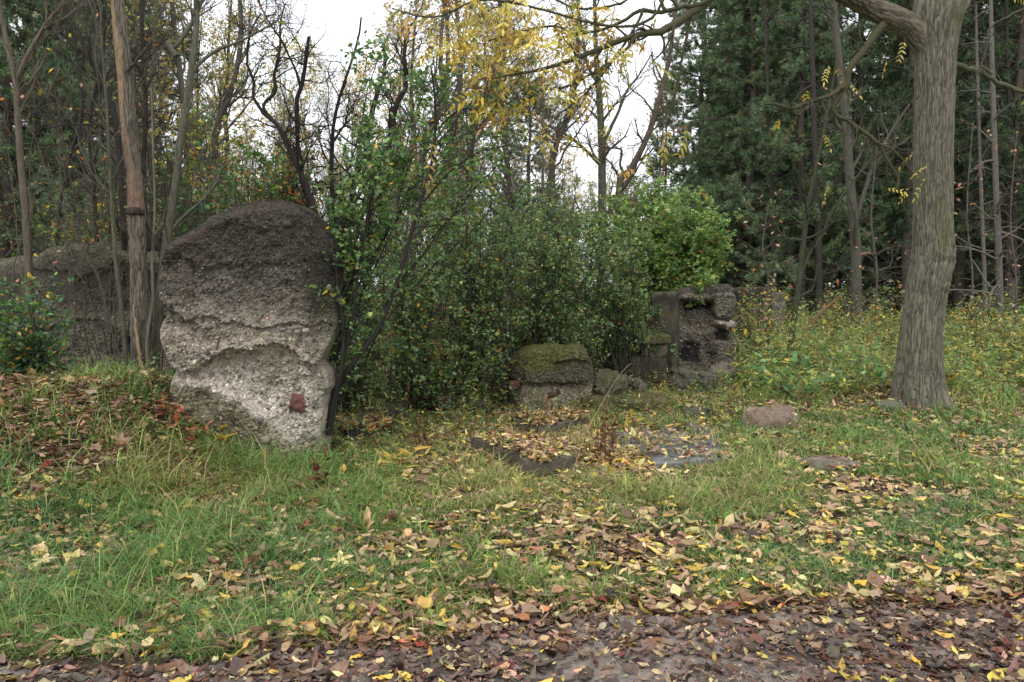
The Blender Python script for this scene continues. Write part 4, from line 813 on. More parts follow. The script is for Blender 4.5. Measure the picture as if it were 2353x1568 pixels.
# left thicket
LFT = [(4, TEAL), (4, GREEN), (2, LIME), (.4, YEL), (.3, ORG)]
shrub('silvery_bush', 'small leaved grey green bush at the left edge before the dark wall', (P(40, 900, 7.0)[0], 7.0, 0),
    [env(60, 720, 6.9, 90, 90, .4), env(10, 800, 6.8, 90, 70, .4), env(70, 860, 6.7, 90, 50, .3), env(20, 650, 6.9, 90, 50, .3), env(130, 760, 6.9, 60, 70, .3)], 30, 340, .045, .5, LFT, n2=9, L2=.4, n3=4, L3=.18, per=4, spread=.15, r0=.009, t0=.3, col=(.07, .06, .05))
for i, (u, v, Yd, wu, wv, pl_, lab, sz) in enumerate([
    (560, 400, 8.6, 110, 90, [(3, GREEN), (3, (.09, .17, .035)), (1, LIME), (.4, ORG)], 'green leafy shrub behind the top of the arched slab', .045),
    (690, 400, 9.0, 80, 80, [(3, GREEN), (2, LIME), (2, ORG), (1, BRN)], 'shrub with orange and brown leaves above the slab shoulder', .045),
    (200, 530, 9.6, 130, 60, [(4, LIME), (2, GREEN), (2, YEL), (.6, ORG)], 'lime green shrub over the top of the dark wall', .045),
    (480, 520, 8.8, 80, 50, [(4, GREEN), (2, TEAL)], 'glossy green shrub left of the iron rod', .055),
    (120, 430, 10.5, 180, 130, [(3, DGREEN), (2, GREEN), (1, LIME), (.6, ORG)], 'dim twiggy shrub behind the forked sapling', .045),
    (440, 330, 10.5, 150, 130, [(3, GREEN), (3, LIME), (1.5, YEL), (.4, ORG)], 'sparse yellow green shrub behind the smooth sapling', .045),
    (640, 300, 11.5, 100, 110, [(2, GREEN), (3, LIME), (2, YEL), (1.5, ORG)], 'thin autumn shrub under the crooked black stems', .045)]):
    c = P(u, v, Yd); shrub('leafy_shrub', lab, (c[0], Yd, 0), [env(u, v, Yd, wu, wv, .6)], 16, 350+i, sz*1.15, .6, pl_, n2=9, L2=.5, n3=4, L3=.22, per=4, group='shrubs behind the walls', spread=.3, r0=.01, t0=.35, col=(.06, .05, .04))
print('shrubs', time.time()-T00)

for i, (u, Yd, w_, h_, v, lab) in enumerate([(850, 8.3, 80, 70, 800, 'low leafy shrub at the buckthorn foot over the dark step'), (960, 8.7, 85, 80, 780, 'low leafy shrub at the thicket foot above the mossy step'), (1080, 9.1, 80, 85, 770, 'low leafy shrub at the thicket foot just left of the mossy block'),
        (1200, 10.0, 90, 60, 750, 'leafy shrub spilling down behind the top of the mossy block'), (1320, 10.2, 80, 60, 750, 'leafy shrub between the mossy block and the capped stump'), (1430, 11.9, 70, 60, 720, 'leafy shrub close behind the capped stump')]):
    c = P(u, v, Yd); shrub('low_shrub', lab, (c[0], Yd+.1, 0), [env(u, v, Yd, w_, h_, .35)], 18, 360+i, .042, .6, BKT if i % 2 else DKB, n2=9, L2=.36, n3=4, L3=.17, per=4, group='low shrubs along the foot of the thicket', spread=.22, r0=.007, t0=.15, col=(.045, .038, .03))
EDG = [(4, (.22, .30, .09)), (3, (.55, .45, .10)), (2, ORG), (2, (.12, .20, .07))]
for i, (u, Yd, w_, h_, v, lab) in enumerate([(1745, 14.5, 60, 55, 690, 'yellowing bush in front of the distant wall'), (1925, 15.5, 70, 60, 690, 'yellow green bush between the mossy sapling and the grey green trunk'),
        (2040, 13.5, 40, 60, 720, 'leafy bush tucked against the left side of the big trunk'), (2245, 14, 60, 60, 720, 'yellowing bush right of the big trunk'), (2345, 13, 60, 60, 740, 'bright green leafed bush at the right edge of the weeds')]):
    c = P(u, v, Yd); shrub('edge_bush', lab, (c[0], Yd, 0), [env(u, v, Yd, w_, h_, .4)], 12, 370+i, .065, .45, EDG, n2=8, L2=.4, n3=3, L3=.2, per=2, group='low bushes along the edge of the dark wood', spread=.25, r0=.008, t0=.2, col=(.08, .06, .045))
for i, (u, v, Yd, envs, lab) in enumerate([
    (180, 500, 8.0, [(150, 420, 140, 200), (60, 300, 100, 150)], 'bare twiggy shrub criss crossing before the left conifers'),
    (420, 450, 8.1, [(430, 300, 110, 200), (360, 420, 90, 150)], 'bare twiggy shrub filling the gap right of the dead trunk'),
    (260, 300, 9.0, [(250, 200, 160, 180), (330, 100, 130, 120)], 'tall spray of bare twigs around the dead trunk top'),
    (600, 420, 9.4, [(600, 330, 130, 120), (700, 280, 120, 130)], 'fine bare twigs rising behind the arched slab'),
    (1230, 330, 12.0, [(1230, 330, 150, 130), (1340, 360, 110, 90)], 'fine bare twigs above the middle of the thicket'),
    (1000, 330, 10.5, [(1000, 250, 150, 180), (1130, 250, 130, 150)], 'greyish bare twigs behind the leafy buckthorn')]):
    c = P(u, v, Yd); shrub('bare_shrub', lab, (c[0], Yd, 0), [env(a, b, Yd, w_, h_, .6) for a, b, w_, h_ in envs], 15, 380+i, .045, .6, [(2, LIME), (2, YEL), (2, ORG), (1, GREEN), (1, TAN)],
        n2=9, L2=.85, n3=5, L3=.36, per=.10, group='bare twiggy shrubs', spread=.35, r0=.009, t0=.3, col=[(.085, .072, .055), (.05, .042, .035)][i % 2])

# ------------------------------------------------------------------ pines
def make_pine(seed, H=15., z0=3.0, rmax=2.6, nb=60, dead=40, tuft_per=10, tint=1.0, brown=.06):
    rg = np.random.default_rng(seed); th = bpy.data.objects.new('pine_tree', None); COL.objects.link(th)
    n = 20; z = np.linspace(-.1, H, n); tp = np.c_[np.cumsum(rg.normal(size=(n, 2))*.03, 0), z]; rd = .16*(1-z/H*.92)
    g = Geo(); tubes(g, tp, rd, 12, (.085, .07, .058)); g.build('trunk', M_bark, th)
    zz = np.sort(z0+(H*.97-z0)*rg.random(nb)**1.15); az = np.arange(nb)*2.4+rg.normal(size=nb)*.3
    L = rmax*np.clip((H-zz)/(H-z0), .05, 1)**.7*rg.uniform(.65, 1.15, nb)
    p = np.stack([np.interp(zz, z, tp[:, 0]), np.interp(zz, z, tp[:, 1]), zz], -1)
    d = np.stack([np.cos(az), np.sin(az), rg.uniform(-.1, .25, nb)], -1)
    b1, r1 = grow(rg, p, d, L, .035*np.sqrt(L/rmax), 8, .07, (0, 0, .02), .2)
    b2, r2 = sprout(rg, b1, r1, 15, .15, 1, 50, rmax*.30, 5, .12, (0, 0, .06), .4, .006, Lend=.4)
    g = Geo(); tubes(g, b1, r1, 5, (.06, .05, .04)); tubes(g, b2, r2, 3, (.055, .045, .035))
    if dead:
        zd = rg.uniform(.8, z0+1.5, dead); ad = rg.uniform(0, 6.3, dead); pd = np.stack([0*zd, 0*zd, zd], -1)
        d1, s1 = grow(rg, pd, np.stack([np.cos(ad), np.sin(ad), rg.uniform(-.3, .2, dead)], -1), rg.uniform(.7, 2., dead), np.full(dead, .014), 6, .12, (0, 0, -.03), .2)
        d2, s2 = sprout(rg, d1, s1, 6, .2, 1, 50, .5, 4, .2, (0, 0, -.02), .5, .003)
        tubes(g, d1, s1, 4, (.06, .052, .045)); tubes(g, d2, s2, 3, (.07, .06, .052))
    g.build('branches', M_twig, th)
    m, S, _ = b2.shape; pi = np.repeat(np.arange(m), tuft_per); t = rg.uniform(.25, 1, len(pi))*(S-1); i = np.minimum(t.astype(int), S-2); f = (t-i)[:, None]
    q = b2[pi, i]*(1-f)+b2[pi, i+1]*f; tg = nrm(b2[pi, i+1]-b2[pi, i])
    nn = 10; Q = np.repeat(q, nn, 0); T_ = np.repeat(tg, nn, 0); D = nrm(T_*.7+rdir(rg, len(Q))*.75+[0, 0, .15])
    l = rg.uniform(.10, .18, len(Q)); S_ = nrm(np.cross(D, rg.normal(size=D.shape)))
    wd = .0085
    V = np.stack([Q-S_*wd, Q+S_*wd, Q+D*l[:, None]], 1)
    c = pal(rg, m*tuft_per, [(4, (.110, .170, .085)), (3, (.090, .140, .085)), (2, (.155, .22, .085)), (brown*10, (.15, .09, .04))], .2)*tint
    g = Geo(); g.add(V, np.arange(len(Q)*3).reshape(-1, 3), np.repeat(np.repeat(c, nn, 0), 3, 0)); g.build('crown', M_needle, th)
    return th
protos = [make_pine(401, 15, 2.4, 2.9, 86, tint=1.2), make_pine(402, 16, 3.6, 2.6, 76, 50, tint=.75), make_pine(403, 14, .9, 2.8, 92, 14, tint=1.5, brown=.1)]
used = [False]*3
rp = np.random.default_rng(44); spots = []
# front edge of the pine wood, traced one by one
front = [(1600, 27, 2, 1.0), (1720, 24, 0, 1.0), (1840, 22.5, 2, .95), (1960, 23, 0, 1.0), (2080, 21.5, 1, 1.0), (2200, 23, 0, 1.05), (2330, 21, 1, 1.0), (1660, 31, 0, 1.0), (1780, 28, 1, 1.0), (2450, 22, 2, 1.0), (1520, 36, 0, .72), (1450, 44, 2, .55)]
for u, Yd, k, s in front: spots.append((P(u, 700, Yd)[0], Yd, k, s))
for row in range(6):
    for j in range(11):
        Yd = 25.5+row*4.2+rp.uniform(-.8, .8); xx = 7.4+j*2.8+row*1.1+rp.uniform(-.7, .7)
        spots.append((xx, Yd, [0, 1, 2, 2, 2, 2][row] if j % 3 else 2, rp.uniform(.9, 1.1)))
nfront = len(front)
plabs = ['pine at the left end of the wood with pale green feathery boughs', 'pine behind the far wall with low green boughs', 'broad pine behind the mossy sapling', 'pine behind the grey green trunk', 'pine hidden partly by the big furrowed trunk', 'dark pine just right of the big furrowed trunk', 'dark pine at the right end of the wood', 'second row pine showing over the bright bush', 'second row pine above the distant wall', 'pine beyond the right edge of the big trunk group', 'smaller pine beside the white sky gap', 'small far pine seen through the sky gap']
lf = [(-7.9, 12.4, 2, .75), (-8.9, 13.9, 0, .85), (-8.6, 14.5, 2, .9), (-9.3, 16.0, 0, .85), (-10.2, 22, 0, .8), (-10.8, 20, 2, 1), (-12.4, 27, 0, 1.1), (-15, 28, 2, .9), (-1.5, 27, 2, .62), (.6, 30, 2, .75)]
llabs = ['conifer nearest the left edge behind the forked sapling', 'second conifer from the left edge, right of the nearest one', *['dark conifer at the far left edge behind the forked sapling', 'conifer behind the pale forked sapling, a row back', 'distant conifer seen between the left saplings'], *['conifer in the back rows behind the left saplings']*3, 'feathery conifer behind the leafy buckthorn', 'faint conifer beyond the thicket']
for n_, (xx, Yd, k, s) in enumerate(spots+lf):
    o = protos[k] if not used[k] else copy_tree(protos[k]); used[k] = True
    o.location = (xx, Yd, float(ter(xx, Yd))); o.rotation_euler = (0, 0, rp.uniform(0, 6.28)); o.scale = (s, s, s)
    if n_ < nfront: tag(o, plabs[n_], 'tree', 'pines of the dark wood')
    elif n_ < len(spots): tag(o, 'pine standing deep in the dark wood behind its front row', 'tree', 'pines of the dark wood')
    else: tag(o, llabs[n_-len(spots)], 'tree', 'conifers on the left')
print('pines', time.time()-T00)

# ------------------------------------------------------------------ distant broad-leaved trees
def make_bg(seed, H, col, leaf, n1=26, L1=2.2, z0=.25):
    th = bpy.data.objects.new('woodland_tree', None); COL.objects.link(th); rg = np.random.default_rng(seed)
    z = np.linspace(-.2, H, 12); tp = np.c_[np.cumsum(rg.normal(size=(12, 2))*.10, 0), z]; rd = .10*(1-z/H*.9)
    grown(th, rg, tp, rd, col, n1=n1, L1=L1, n2=9, L2=.95, n3=4, L3=.45, t0=z0, leaf=leaf, wob=.22, k=7, trop=(0, 0, .12), rmin=.0045)
    return th
bgp = [make_bg(501, 10, (.12, .11, .09), (.075, .6, [(4, (.70, .56, .18)), (2, (.58, .44, .16)), (1.5, (.36, .38, .10))], 5)),
       make_bg(502, 9, (.13, .12, .10), (.09, .6, [(3, (.50, .36, .16)), (2, ORG), (1, (.3, .3, .1))], 1)),
       make_bg(503, 6, (.10, .085, .07), (.09, .6, [(4, (.13, .20, .07)), (3, (.28, .31, .09)), (.5, ORG), (1, (.45, .30, .12))], 4), 34, 1.8, .03),
       make_bg(504, 8, (.14, .13, .11), (.09, .6, [(1, YEL)], .15), 34, 2.0)]
bgp.append(make_bg(505, 9, (.10, .09, .075), (.055, .6, [(3, (.25, .30, .08)), (2, (.55, .42, .10)), (2, (.14, .20, .06)), (.5, ORG)], 2), 34, 1.7, .12))
ub = [False]*5; rb = np.random.default_rng(55)
bgs = []
for j in range(34):
    u = rb.uniform(80, 1560); Yd = rb.uniform(20, 50); gap = (290 < u < 870) or (1270 < u < 1480)
    k = int(rb.choice([0, 1, 2, 3], p=[.3, .2, .3, .2])); s = rb.uniform(.8, 1.15)
    if gap and k == 2 and u < 870: k = 4
    if gap: s = min(s, (.16*Yd+1.0)/[10, 9, 6, 8, 9][k]*rb.uniform(.8, 1.15))
    bgs.append((u, Yd, k, s))
for j in range(22): bgs.append((rb.uniform(-50, 1600), rb.uniform(17, 30), 2, rb.uniform(.45, .7)))
for j in range(26): bgs.append((-100+j*70+rb.uniform(-20, 20), rb.uniform(52, 62), 2, rb.uniform(1.0, 1.4)))
for j in range(9): bgs.append((470+j*48+rb.uniform(-15, 15), rb.uniform(38, 48), 0 if j % 3 else 4, rb.uniform(1.05, 1.3)))
for j in range(16): bgs.append((1580+j*62+rb.uniform(-15, 15), rb.uniform(50, 58), 2, rb.uniform(.9, 1.2)))
bgs += [(430, 16, 0, 1.05), (520, 19, 0, .95), (330, 18, 3, 1.1), (900, 14, 4, .95), (1010, 15, 4, 1.1), (1110, 14.5, 4, .9), (1210, 16, 4, 1.), (60, 12, 4, .9), (230, 12.5, 4, 1.), (430, 13, 4, .9), (330, 15, 4, 1.1), (560, 17, 4, .75), (690, 18, 4, .6), (1060, 17, 0, 1.0), (1180, 20, 3, 1.1), (950, 22, 0, 1.05), (1250, 26, 1, .9), (200, 13, 3, 1.0), (120, 16, 3, 1.1)]
bl = ['yellow leaved tree behind the wood edge', 'thin tree with fading tan leaves beyond the thicket', 'low green and orange understorey tree beyond the thicket', 'bare grey tree in the woodland behind', 'fine twigged tree with small yellow green leaves beyond the shrubs']
for n_, (u, Yd, k, s) in enumerate(bgs):
    xx = float(P(u, 640, Yd)[0]); o = bgp[k] if not ub[k] else copy_tree(bgp[k]); ub[k] = True
    o.location = (xx, Yd, float(ter(xx, Yd))); o.rotation_euler = (0, 0, rb.uniform(0, 6.28)); o.scale = (s, s, s)
    tag(o, bl[k], 'tree', ['yellow trees of the woodland', 'tan leaved trees of the woodland', 'understorey trees of the woodland', 'bare trees of the woodland', 'fine twigged trees behind the shrubs'][k])
print('background', time.time()-T00)

# ------------------------------------------------------------------ ground cover
def surf(x, y):
    z = ter(x, y)
    for Q, k in SLABS:
        ins = np.ones(x.shape, bool); c = Q.mean(0)
        for a in range(4):
            p0, p1 = Q[a], Q[(a+1) % 4]; e = p1-p0; s = e[0]*(y-p0[1])-e[1]*(x-p0[0]); sc0 = e[0]*(c[1]-p0[1])-e[1]*(c[0]-p0[0]); ins &= (s*sc0 > 0)
        z = np.where(ins, np.maximum(z, x*k[0]+y*k[1]+k[2]+.004), z)
    for (bx, by, rx, ry, zt, pw) in TOPS:
        q = (np.abs((x-bx)/rx)**pw+np.abs((y-by)/ry)**pw); z = np.where(q < 1, np.maximum(z, ter(bx, by)+(zt-ter(bx, by))*np.maximum(1-q, 0)**.5), z)
    return z
def surf0(x, y): return surf(x, y)
def inslab(x, y):
    return surf(x, y) > ter(x, y)+.002
def in_wall(x, y): return (x > -3.0) & (x < -1.42) & (y > 6.42) & (y < 7.0)
def scatter(rng, n, y0, y1, ybias=1.0, margin=.15):
    """ground points spread over the view wedge (and a step to each side)"""
    y = y0+(y1-y0)*rng.random(n)**ybias; x = (rng.random(n)*2-1)*(y*.66+2.1)
    return x, y
# fallen leaves
rl = np.random.default_rng(61)
def fallen(name, label, n, y0, y1, ybias, fn, lift=.012, big=1.0):
    n = int(n*1.5); x, y = scatter(rl, n, y0, y1, ybias); pu, cols, keep = fn(x, y); x, y = x[keep], y[keep]; cols = cols[keep]; n = len(x)
    z = surf(x, y)+lift*rl.uniform(.1, 1.0, n)**1.0*np.where(rl.random(n) < .5, 2.4, .8)
    D = rdir(rl, n, .22); Nn = nrm(rl.normal(size=(n, 3))*.30+[0, 0, 1])
    L = .066*np.exp(rl.normal(size=n)*.30)*big; asp = rl.choice([.30, .40, .55, .70], n, p=[.42, .32, .18, .08]); cu = rl.normal(size=n)*.42+.2
    L = np.where(asp > .7, L*.75, L)
    mp_ = (rl.random(n) < .012) & (y > 3.9)
    g = Geo(); k = ~mp_; leaves(g, (np.c_[x, y, z]-D*L[:, None]*.5)[k], D[k], Nn[k], L[k], (L*asp)[k], cols[k], LEAFG, cu[k])
    k = mp_; leaves(g, (np.c_[x, y, z+.01]-D*L[:, None]*.6)[k], D[k], Nn[k], L[k]*1.25, L[k]*1.25, np.clip(cols[k]*1.1+.03, 0, 1), MAP, .15)
    o = g.build(name, M_dead); tag(o, label, 'fallen leaves', None, 'stuff'); return o
def f_lawn(x, y):
    n = len(x); d = fbm(np.stack([x*1.6, y*1.6, 0*x], -1), 3, 71)
    right = sst(x, -.8, 1.2); bank = sst(-x, .9, 2.2)*sst(y, 4.7, 5.6); nearp = 1-sst(y-path_edge(x), .0, .30)
    prob = .43+.0*right+.9*bank+.75*nearp+.35*np.clip(d, 0, 1)+.55*np.exp(-((x-.2)/1.7)**4-((y-7.3)/1.25)**4)
    prob = np.where(inslab(x, y), np.where(x+.0*y < 1.0, .95, .16), prob)*np.where(y < path_edge(x), 0, 1)
    A = pal(rl, n, [(5, (.56, .44, .20)), (2.6, (.60, .43, .09)), (.8, GOLD), (5, (.42, .30, .16)), (4, (.27, .17, .10)), (3, (.17, .095, .06)), (1, DBRN), (1.5, (.48, .30, .20))])
    B = pal(rl, n, [(2, (.32, .19, .11)), (3, (.21, .115, .07)), (3, BRN), (.9, (.40, .18, .08)), (1.6, (.5, .39, .17)), (1.5, DBRN), (.3, RED), (3, (.38, .26, .17))])
    pb = np.clip(bank*.85+nearp*.5+.30*(1-right), 0, 1); c = np.where((rl.random(n) < pb)[:, None], B, A)
    return None, c, (rl.random(n) < prob) & ~in_wall(x, y)
def f_path(x, y):
    n = len(x); d = fbm(np.stack([x*1.2+4, y*2.2, 0*x], -1), 3, 72); pe = path_edge(x)-y
    prob = .8*(1-sst(pe, .05, .55+.8*(x < 0)))+.32+.8*sst(d, -.2, .15)-.15*sst(x, 0, 1.0)*sst(pe, .2, .6)
    c = pal(rl, n, [(5, (.075, .052, .042)), (5, (.12, .085, .065)), (4, BRN), (3, (.20, .125, .09)), (2.0, (.48, .37, .18)), (.7, (.56, .40, .08)), (.5, (.16, .055, .045)), (2, (.30, .21, .13)), (.4, PINK)])
    return None, c, (rl.random(n) < prob) & (y < path_edge(x)+.03)
fallen('fallen_leaves', 'yellow tan and brown leaves littered over the grass and slabs', 98000, 3.2, 11, 1.0, f_lawn, .022)
fallen('path_leaves', 'wet brown and purple leaves trodden into the dirt path', 13000, 2.2, 4.2, 1.0, f_path, .006, .90)
def f_far(x, y):
    n = len(x); c = pal(rl, n, [(3, TAN), (3, BRN), (2, (.5, .38, .12)), (2, (.2, .1, .05)), (1, GOLD)]); return None, c, rl.random(n) < .9
fallen('woodland_leaves', 'brown and yellow leaf litter under the trees behind the ruins', 26000, 10.5, 30, 1.3, f_far, .03, 1.25)
g = Geo(); n_ = 9000; x, y = scatter(rl, n_, 2.2, 4.6); k = y < path_edge(x)-.02; x, y = x[k], y[k]; n_ = len(x)
ico(rl, g, np.c_[x, y, ter(x, y)-.004], nrm(rl.normal(size=(n_, 3))*.2+[0, 0, 1]), np.exp(rl.uniform(np.log(.002), np.log(.008), n_)), pal(rl, n_, [(3, (.25, .21, .19)), (2, (.14, .11, .10)), (1, (.36, .33, .30))]), .7)
tag(g.build('path_grit', M_rock), 'fine grit and small pebbles bedded in the dirt path', 'gravel', None, 'stuff')
def f_crumb(x, y):
    n = len(x); c = pal(rl, n, [(4, (.20, .13, .09)), (4, BRN), (2, (.36, .27, .15)), (3, DBRN)]); pr_ = np.where(inslab(x, y) & (x > 1), .15, 1)*np.where(y < path_edge(x)+.1, .45+.5*fbm(np.stack([x*2, y*2, 0*x], -1), 2, 75), .8); return None, c, rl.random(n) < pr_
fallen('leaf_crumbs', 'small torn leaf fragments and crumbs on the soil', 60000, 2.3, 8.5, 1.2, f_crumb, .006, .36)
# grass
rgx = np.random.default_rng(62)
def blades(g, x, y, z, L, az, lean, wd, C, lev=3):
    n = len(x); t = np.linspace(0, 1, lev+1); h = np.stack([np.cos(az), np.sin(az), 0*az], -1); s = np.stack([-np.sin(az), np.cos(az), 0*az], -1)
    b = np.c_[x, y, z]; V = []
    for j, tt in enumerate(t):
        c = b+h*(lean*L*(tt**1.8))[:, None]+np.array([0, 0, 1.])*(L*(tt*(1-.45*lean*tt**1.5)))[:, None]
        w_ = wd*(1-tt**1.5)
        if j < lev: V += [c-s*w_[:, None], c+s*w_[:, None]] if hasattr(w_, '__len__') else [c-s*w_, c+s*w_]
        else: V += [c]
    V = np.stack(V, 1); k = V.shape[1]; q = np.array([[2*i, 2*i+1, 2*i+3, 2*i+2] for i in range(lev-1)]); tr_ = np.array([[2*lev-2, 2*lev-1, 2*lev]])
    off = (np.arange(n)*k)[:, None, None]; g.add(V, [(q[None]+off).reshape(-1, 4), (tr_[None]+off).reshape(-1, 3)], np.repeat(C, k, 0))
def grass(name, label, ntuft, y0, y1, per, fn, yb=1.0):
    x, y = scatter(rgx, ntuft, y0, y1, yb); dens, hgt, cw = fn(x, y); k = (rgx.random(ntuft) < dens) & ~in_wall(x, y) & ~inslab(x, y)
    x, y, hgt, cw = x[k], y[k], hgt[k], cw[k]; n = len(x); az0 = rgx.uniform(0, 6.28, n); m = n*per; hgt = hgt*np.exp(rgx.normal(size=n)*.33)
    I = np.repeat(np.arange(n), per); rr = .035*np.sqrt(rgx.random(m))*(1+hgt[I]*3); a = rgx.uniform(0, 6.28, m)
    bx = x[I]+rr*np.cos(a); by = y[I]+rr*np.sin(a); az = np.where(rgx.random(m) < .6, a+rgx.normal(size=m)*.5, az0[I]+rgx.normal(size=m)*.7)
    L = hgt[I]*np.exp(rgx.normal(size=m)*.3); lean = np.clip(rgx.normal(size=m)*.3+1.08, .1, 1.55)
    G1 = np.array([.140, .235, .050]); G2 = np.array([.085, .175, .050]); G3 = np.array([.22, .26, .065]); ST = np.array([.40, .31, .14])
    q = np.clip(cw[I]+rgx.normal(size=m)*.16, 0, 1)[:, None]; C = np.where(q < .5, G2+(G1-G2)*q*2, G1+(G3-G1)*(q-.5)*2)
    dry = rgx.random(m) < .09+.42*np.clip(cw[I]-.40, 0, 1); C = np.where(dry[:, None], ST*rgx.uniform(.6, 1.2, (m, 1)), C*np.exp(rgx.normal(size=(m, 1))*.30+.22*rgx.normal(size=n)[I][:, None]))
    g = Geo(); blades(g, bx, by, surf(bx, by)-.005, L, az, lean, np.clip(.0016+by*.00036, .0026, .0046)*rgx.uniform(.6, 1.3, m), np.clip(C, 0, 1), 3)
    o = g.build(name, M_grass); return tag(o, label, 'grass', None, 'stuff')
def f_g(x, y):
    p = np.stack([x*1.1, y*1.1, 0*x], -1); n1 = fbm(p, 3, 81); n2 = fbm(p*2.7, 3, 82); bank = sst(-x, .9, 2.2)*sst(y, 4.7, 5.6); mid = np.exp(-((x-.1)/.9)**2)*sst(y, 4.0, 5.0)
    off = sst(y-path_edge(x), .0, .22)
    dens = (.46+1.15*n2+.5*n1+.25*sst(-x, .3, 1.2)+.28*sst(x, .3, 1.6))*off*(1-.62*bank)
    tall = np.exp(-((x+1.95)/.5)**2-((y-6.1)/.35)**2)
    h = .062+.05*np.clip(n1+.3, 0, 1)+.03*np.clip(n2, 0, 1)+.06*tall+.03*sst(y, 6, 9)+.025*bank+.02*sst(-x, .5, 1.5)
    cw = .44+.65*n1+.32*mid-.3*sst(-x, .4, 1.6)*(1-bank)+.15*bank-.2*tall-.05*sst(x, 2, 3.5)
    rub = np.exp(-((x-.2)/1.6)**4-((y-7.3)/1.1)**4); dens = dens*(1-.6*rub); cw = cw+.3*rub; return np.clip(dens+tall, 0, 1), h, cw
grass('lawn_grass', 'short wet green and straw coloured grass between the path and the ruins', 43000, 3.1, 8.6, 9, f_g, 1.1)
grass('far_grass', 'longer rough grass around the ruins and under the trees', 17000, 8.2, 17, 8, lambda x, y: (np.clip(.45+fbm(np.stack([x*.8, y*.8, 0*x], -1), 3, 83)+.2*sst(x, 2, 4), 0, 1), .13+.05*fbm(np.stack([x, y, 0*x], -1), 2, 84), .5+.3*fbm(np.stack([x*.7, y*.7, 0*x], -1), 2, 85)), 1.2)
# weeds
rwd = np.random.default_rng(63)
def weeds(name, label, x, y, H, palette, leafL, asp, per=16, col=(.10, .10, .05), cat='weeds', rad=.0022, tiltw=.12, m=None, tpl=OV6, parent=None):
    n = len(x); p = np.c_[x, y, surf(x, y)-.02]; st, rd = grow(rwd, p, nrm(rwd.normal(size=(n, 3))*.18+[0, 0, 1]), H, np.full(n, rad), 5, tiltw, (0, 0, .05), .5)
    g = Geo(); tubes(g, st, rd, 3, col); pi = np.repeat(np.arange(n), per); t = rwd.uniform(.15, 1, len(pi))*5; i = np.minimum(t.astype(int), 4); f = (t-i)[:, None]
    q = st[pi, i]*(1-f)+st[pi, i+1]*f; D = nrm(rdir(rwd, len(q), .4)+[0, 0, .15]); l = leafL*np.exp(rwd.normal(size=len(q))*.25)*(1.15-.5*t/5)
    leaves(g, q, D, nrm(rwd.normal(size=q.shape)*.35+[0, 0, 1]), l, l*asp, pal(rwd, len(q), palette), tpl, -.5)
    o = g.build(name, m or M_leaf, parent)
    if parent is None: tag(o, label, cat, None, 'stuff')
    return o
def wpts(n, cond, y0, y1, yb=1.0):
    x, y = scatter(rwd, n, y0, y1, yb); k = rwd.random(n) < cond(x, y); return x[k], y[k]
def ur(x, y): return CU+FPX*x/(y*math.cos(PITCH)+1e-6)
x, y = wpts(15000, lambda x, y: sst(ur(x, y), 1640, 1760)*(.45+1.1*fbm(np.stack([x*.8, y*.8, 0*x], -1), 3, 91)+.2*sst(y, 11, 15)), 9.4, 21)
weeds('goldenrod_undergrowth', 'knee high yellow green goldenrod and weeds around the big trunk', x, y, rwd.uniform(.3, .9, len(x))*(1+.45*sst(y, 12, 17))*(.45+.55*sst(y, 9.4, 11.5))*(1+.9*fbm(np.stack([x*1.3, y*1.3, 0*x], -1), 2, 96)), [(4, (.20, .30, .09)), (2.4, (.32, .38, .10)), (1.3, (.66, .52, .10)), (1.5, (.14, .24, .10)), (.8, (.2, .12, .06))], .105, .22, 22)
x, y = wpts(2200, lambda x, y: sst(ur(x, y), 1680, 1760)*(.4+.9*fbm(np.stack([x*.6+9, y*.6, 0*x], -1), 3, 97)), 9.6, 18)
weeds('broadleaf_undergrowth', 'soft green broad leaved weeds between the goldenrod', x, y, rwd.uniform(.25, .7, len(x)), [(4, (.16, .30, .10)), (2, (.24, .36, .12)), (1, (.6, .5, .12))], .13, .5, 14)
x, y = wpts(3600, lambda x, y: sst(ur(x, y), 1700, 1790)*np.clip(2.2*fbm(np.stack([x*.7+3, y*.7, 0*x], -1), 2, 98)+.25, 0, 1), 10.8, 19)
weeds('yellow_undergrowth', 'taller clumps of yellowing goldenrod before the dark wood', x, y, rwd.uniform(.5, 1.15, len(x)), [(4, (.60, .48, .10)), (3, (.38, .40, .10)), (2, (.20, .28, .08)), (1, (.50, .30, .08))], .09, .24, 22)
x, y = wpts(1500, lambda x, y: np.exp(-((x-.2)/1.8)**4-((y-7.5)/1.3)**4)*.9, 6.2, 9)
weeds('rubble_weeds', 'rusty docks and straw stems poking through the rubble and leaves', x, y, rwd.uniform(.06, .34, len(x)), [(3, (.16, .07, .04)), (3, (.38, .29, .13)), (2, (.20, .26, .07)), (2, (.10, .18, .06)), (1, (.58, .45, .1))], .06, .28, 9, m=M_dead, col=(.16, .11, .06))
x, y = wpts(1300, lambda x, y: sst(ur(x, y), 1600, 1700)*.8, 8.6, 17)
weeds('dried_stalks', 'thin rust brown dried stalks standing in the weeds', x, y, rwd.uniform(.3, .9, len(x)), [(3, (.12, .05, .03)), (1, (.22, .13, .08))], .05, .3, 14, col=(.12, .07, .045), m=M_dead)
x, y = wpts(5000, lambda x, y: (1-sst(ur(x, y), 1660, 1740))*sst(ur(x, y), 740, 860)*(.36+.6*fbm(np.stack([x, y, 0*x], -1), 2, 95)), 7.4, 12)
weeds('ruin_undergrowth', 'low green weeds and seedlings among the fallen blocks', x, y, rwd.uniform(.10, .36, len(x)), [(4, (.10, .18, .05)), (3, (.20, .26, .06)), (2, (.3, .18, .08)), (1.5, (.45, .34, .05)), (1, BRN)], .055, .42, 12)
